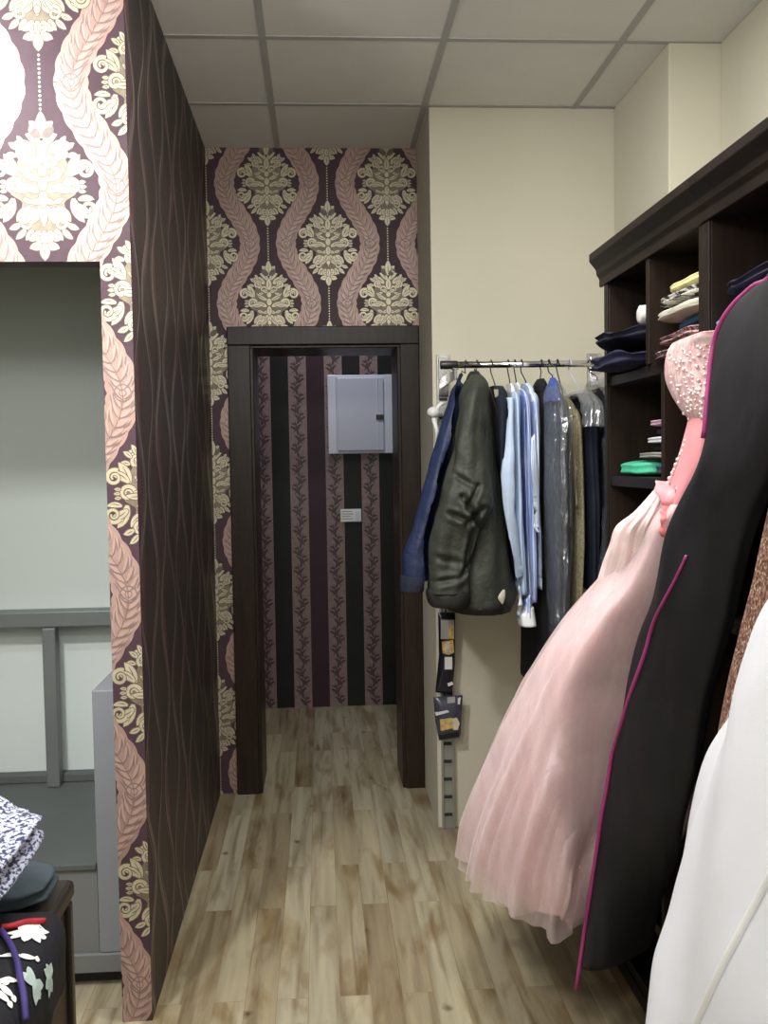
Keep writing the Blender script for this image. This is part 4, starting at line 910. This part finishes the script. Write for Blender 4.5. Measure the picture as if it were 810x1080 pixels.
def far_at(z):
    for p, q in zip(far, far[1:]):
        if p.z >= z >= q.z: return p+(q-p)*((p.z-z)/max(1e-6, p.z-q.z))
    return far[-1]
zt = on_bag(748, 470).z
G().tube([p+Vector((-.003, .002, 0)) for p in far if zt-.0 <= p.z < 1.94], .0052, 8).obj('piping', M['piping'], bag, True)
pth = smooth_path([(724, 586), (712, 612), (697, 640), (688, 660), (680, 690), (662, 740), (648, 790), (639, 830), (631, 872), (626, 910)], 50); pp = []
for u, v_ in pth:
    p = onto(u, v_); pp.append(p if p is not None else far_at(on_bag(u, v_).z)+Vector((-.004, .002, 0)))
zz = pp[-1].z
for q in range(1, 15):
    z = zz+(ep[-1].z+.012-zz)*q/14; pp.append(far_at(z)+Vector((-.004, .003, 0)))
pp.append(pp[-1]+Vector((-.006, .004, -.045))); pp.append(pp[-1]+Vector((-.004, .002, -.035)))
for _ in range(3): pp = [pp[0]]+[(pp[k-1]+pp[k]*2+pp[k+1])/4 for k in range(1, len(pp)-1)]+[pp[-1]]
G().tube(pp, [.0032+.0018*min(1, k/30) for k in range(len(pp))], 8).obj('piping', M['piping'], bag, True)
hb = thing('gown_hanger', 'black hanger of the garment bag hooked on the shelving cornice', 'hanger', (.80, 1.37, 1.98))
G().tube([(.79, 1.37, 2.03), (.80, 1.37, 2.06), (.80, 1.37, 2.11), (.83, 1.37, 2.117), (.87, 1.37, 2.114)], .003).obj('hook', M['blackp'], hb, True)
# --- rose gold sequin gown
def sheet(edge, X0, X1, near, th, ztop, ycen, m=80, n=80, fold=.06, k=5, seed=0., wr=.008, post=None):
    """edge: (u, v) silhouette of the far side; X runs X1 (low) .. X0 (high)"""
    z0, z1 = X0[1], X1[1]
    def xa(z): t = (z-z1)/(z0-z1); return X1[0]+(X0[0]-X1[0])*t
    rows = []
    for q, (u, v_) in enumerate(edge):
        d = ray(u, v_); lo_, hi_ = .3, 4.
        for _ in range(50):
            mm = (lo_+hi_)/2; p = Vector((0, 0, EYE))+d*mm
            if p.x < xa(p.z): lo_ = mm
            else: hi_ = mm
        yc = (p.y+near)/2; rows.append((p.z, p.x+th*.3, yc, th, (p.y-near)/2, 0))
    r0 = rows[0]; hd = [(ztop, xa(ztop), ycen, .03, .05, 0), (ztop-.06, xa(ztop-.06), ycen, .04, .17, 0)]
    return loft(hd+rows, m=m, n=n, e=2.3, fold=fold, k=k, wr=wr, seed=seed, clampx=XC, post=post)
sg = thing('sequin_gown', 'rose gold sequin gown between the black bag and the white gown', 'gown', (.62, 1.4, .3))
v, f = sheet([(835, 440), (822, 480), (811, 522), (795, 590), (779, 655), (764, 725), (750, 800), (738, 860), (725, 940), (716, 1010)], (.722, 1.6), (.56, .45), .98, .03, 1.68, 1.18, seed=7., fold=.05, wr=.005)
fixn(obj('gown_body', v, f, M['sequin'], sg))
hb = thing('gown_hanger', 'black hanger of the sequin gown hooked on the shelving cornice', 'hanger', (.80, 1.18, 1.9))
G().tube([(.74, 1.18, 1.71), (.79, 1.18, 1.95), (.80, 1.18, 2.11), (.83, 1.18, 2.117), (.87, 1.18, 2.114)], .003).obj('hook', M['blackp'], hb, True)
wg = thing('white_gown_cover', 'white satin gown cover bulging in front at the lower right', 'gown cover', (.52, 1.0, .3))
WE = [(840, 575), (824, 605), (811, 632), (790, 676), (768, 722), (750, 770), (734, 815), (718, 865), (706, 915), (697, 960), (692, 1000), (690, 1045), (690, 1085), (691, 1130), (693, 1180)]
v, f = sheet(WE, (.575, 1.3), (.43, .5), .55, .055, 1.85, .85, seed=4., fold=.16, k=4, wr=.016, m=120, n=160, post=lambda x, y, z: (x+.012*math.sin(17*y+3*z+1)+.008*math.sin(31*y-5*z), y, z))
wb = obj('cover_body', v, f, M['whiteg'], wg); fixn(wb)
bb = BVHTree.FromPolygons([Vector(a) for a in v], f); pp = []
for u, v_ in smooth_path([(840, 880), (824, 904), (809, 928), (795, 955), (778, 987), (760, 1022), (745, 1055), (735, 1078), (728, 1100)], 30):
    p = onto(u, v_, .002)
    if p is not None: pp.append(p)
if len(pp) > 3: G().tube(pp, .0045, 8).obj('seam_piping', M['white'], wg, True)
hb = thing('gown_hanger', 'black hanger of the white gown cover hooked on the shelving cornice', 'hanger', (.80, .85, 1.85))
G().tube([(.67, .85, 1.875), (.76, .85, 1.98), (.80, .85, 2.11), (.83, .85, 2.117), (.87, .85, 2.114)], .003).obj('hook', M['blackp'], hb, True)
# ------------------------------------------------------------------ brown display table and the clothes heaped on it
TX, TY, TZ = -.448, 1.735, .772
tt = thing('display_table', 'dark brown box table with rounded dark edges under the clothes heap', 'table', (-.8, 1.25, 0))
G().box(-1.2, TX-.012, .75, TY-.012, .0, TZ-.035).obj('body', M['brownbox'], tt, bevel=.006)
box('top', -1.22, TX, .73, TY, TZ-.034, TZ, M['brownedge'], tt, .010)
for y in (TY-.02,): box('corner_post', TX-.018, TX-.002, y-.014, y+.008, 0, TZ-.035, M['brownedge'], tt, .004)
# floral garment hanging over the edge
def drape(prof, th, y0, y1, m=70, seed=0., wr=.012):
    """thick cloth following an (x, z) profile, along y"""
    pr = cr(prof, 40); n = len(pr); vs = []; fs = []; N = []
    for k in range(n):
        a = pr[max(k-1, 0)]; b = pr[min(k+1, n-1)]; l = math.hypot(b[0]-a[0], b[1]-a[1]) or 1; N.append((-(b[1]-a[1])/l, (b[0]-a[0])/l))
    for q in range(m):
        t = q/(m-1); y = y0+(y1-y0)*t; ed = math.sin(PI*min(1, max(0, t)))**.25 if 0 < t < 1 else 0
        for s in (1, 0):
            for k in (range(n) if s else range(n-1, -1, -1)):
                w = noise.noise(Vector((pr[k][0]*7+seed, y*7, pr[k][1]*7)))*wr+noise.noise(Vector((pr[k][0]*18+seed, y*18, pr[k][1]*18)))*wr*.3
                d = (th*ed*math.sin(PI*min(1, (k+.6)/n))**.3+max(0, w)*ed) if s else 0
                vs.append((pr[k][0]+N[k][0]*d, y+.015*math.sin(pr[k][1]*18+seed)*s, pr[k][1]+N[k][1]*d))
    L = 2*n
    for q in range(m-1):
        for k in range(L): fs.append((q*L+k, (q+1)*L+k, (q+1)*L+(k+1) % L, q*L+(k+1) % L))
    fs += [(k+1, k, 2*n-1-k, 2*n-2-k) for k in range(n-1)]+[((m-1)*L+k, (m-1)*L+k+1, (m-1)*L+2*n-2-k, (m-1)*L+2*n-1-k) for k in range(n-1)]; return vs, fs
M['floral'] = cloth('black_floral_cloth', (.010, .010, .014), .8); M['petal'] = cloth('white_petal_print', (.78, .78, .74), .8, var=.06); M['petalt'] = cloth('mint_petal_print', (.42, .52, .48), .8, var=.15)
v, f = drape([(-.93, TZ+.006), (-.75, TZ+.006), (-.55, TZ+.006), (TX-.02, TZ+.008), (TX+.012, TZ+.004), (TX+.012, TZ-.05), (TX+.012, TZ-.10)], .040, 1.05, 1.56, seed=3., wr=.020)
bvf = BVHTree.FromPolygons([Vector(a) for a in v], f); g = G(); g.add(v, f, 0)
def petals(u, v_, spec, mi):
    d0 = ray(u, v_).normalized(); h = bvf.ray_cast(Vector((0, 0, EYE)), d0)
    if not h[0]: return
    nn = h[1] if h[1].dot(d0) < 0 else -h[1]; ax = nn.cross(Vector((0, 0, 1))).normalized(); ay = nn.cross(ax) * -1 if nn.cross(ax).z < 0 else nn.cross(ax)
    for ang, ln, w in spec:
        ps = leaf(0, 0, math.radians(ang), ln, w)
        for q in ps:
            pts = []
            for x, y in q:
                p = h[0]-ax*x*(1 if ax.x < 0 else -1)+ay*y; hh = bvf.find_nearest(p+nn*.004); pts.append(hh[0]+nn*.0025)
            g.add(pts, [(0, 1, 2, 3)], mi)
star = [(a, .034, .009) for a in (-100, -60, -25, 20, 70, 110, 160, 210)]
petals(31, 984, star, 1); petals(27, 975, [(100, .03, .005), (60, .045, .003)], 1)
petals(34, 1040, [(a, .032, .009) for a in (90, 135, 215, 260, 300)], 2); petals(51, 1032, [(a, .026, .008) for a in (0, 70, 100, 150, 250, 300)], 2)
for u_, v_ in ((2, 1038), (17, 1036), (8, 1058), (1, 1010), (36, 1012), (12, 1052)): petals(u_, v_, [(65, .028, .006), (245, .012, .006)], 1)
fg = g.obj('floral_garment', [M['floral'], M['petal'], M['petalt']], None, True); tag(fg, 'black garment with white flowers hanging over the edge of the brown table', 'garment', 'clothes heaped on the table')
def strip_on(path, w, name, mat, label):
    pts = []
    for u, v_ in smooth_path(path, 26):
        d0 = ray(u, v_).normalized(); h = bvf.ray_cast(Vector((0, 0, EYE)), d0)
        if h[0]: pts.append(h[0]-d0*.02)
    if len(pts) > 2: tag(G().tube(pts, w, 8).obj(name, mat, None, True), label, 'ribbon', 'clothes heaped on the table')
strip_on([(2, 978), (14, 976), (28, 972), (47, 971)], .0045, 'red_ribbon', cloth('red_ribbon', (.40, .02, .03), .6), 'red ribbon lying across the black floral garment')
strip_on([(1, 981), (10, 994), (17, 1010), (21, 1030), (25, 1050), (27, 1076)], .0045, 'purple_ribbon', cloth('purple_ribbon', (.05, .035, .16), .6), 'dark purple ribbon hanging down over the floral garment')
# teal garment and marl knit on top
a = at(60, 915, Y=1.66)
v, f = cushion(-.86, a.x, 1.585, 1.71, TZ+.002, TZ+.052, 2, 3.5, .010, 5.); tag(fixn(obj('folded_teal', v, f, cloth('slate_teal', (.045, .062, .075), .8))), 'dark slate teal garment folded under the marl knit', 'garment', 'clothes heaped on the table')
v, f = cushion(-.95, at(42, 915, Y=1.55).x, 1.30, 1.68, TZ+.082, TZ+.205, 3, 2.8, .018, 9., n=64, m=44)
M['marl'] = specks('blue_white_marl_knit', (.045, .05, .13), (.62, .66, .80), 150, .44, .54, .9, 0, (1, 1, 1.6), .9)
tag(fixn(obj('marl_sweater', v, f, M['marl'])), 'blue and white marl knit sweater heaped at the left edge', 'sweater', 'clothes heaped on the table')
# ------------------------------------------------------------------ light
def area(name, loc, size, power, col=(1, 1, 1), rot=(0, 0, 0), sy=None, spread=180):
    l = bpy.data.lights.new(name, 'AREA'); l.energy = power; l.size = size; l.color = col; l.shape = 'RECTANGLE'; l.size_y = sy or size; l.spread = math.radians(spread)
    o = bpy.data.objects.new(name, l); C.objects.link(o); o.location = loc; o.rotation_euler = rot; return o
def bulb(name, loc, r, power, col):
    l = bpy.data.lights.new(name, 'POINT'); l.energy = power; l.shadow_soft_size = r; l.color = col
    o = bpy.data.objects.new(name, l); C.objects.link(o); o.location = loc
area('ceiling_panel_lamp', (.30, 2.2, ZC-.03), .55, 40, (1, .985, .95))
bulb('overhead_fill', (-.42, .95, 2.35), .14, 40, (1, .99, .965))  # unseen bulb, added to brighten the ceiling and the gowns' left faces
bulb('overhead_fill', (-.1, -.5, 2.5), .16, 34, (1, .99, .965))  # unseen bulb behind the camera, added to lift ceiling and room
area('rear_fill', (-.2, -1.35, 1.9), 2.6, 12, (.95, .98, 1), (PI/2, 0, 0), 1.2)  # soft fill added behind the camera, no window stands there
area('wall_spot_lamp', (-1.02, 2.08, 2.66), .16, 17, (1, .96, .98), (math.radians(60), 0, 0), .16)
area('strip_fill', (-.95, 1.45, 2.72), .14, 8, (1, .96, .94), (math.radians(42), 0, math.radians(-18)), .14, 75)  # extra unseen spot, added to brighten the wallpapered strip
area('niche_fill', (.05, 5.3, 2.85), .3, 11, (.92, .95, 1))  # fill added to brighten the fuse box and striped wall, no fixture
w = bpy.data.worlds.new('world'); bpy.context.scene.world = w; w.use_nodes = True
w.node_tree.nodes['Background'].inputs[0].default_value = (.9, .95, 1, 1); w.node_tree.nodes['Background'].inputs[1].default_value = .15
sc = bpy.context.scene; vs_ = sc.view_settings
vs_.view_transform = 'Standard'; vs_.look = 'None'; vs_.gamma = 1; vs_.exposure = 0; vs_.use_curve_mapping = False
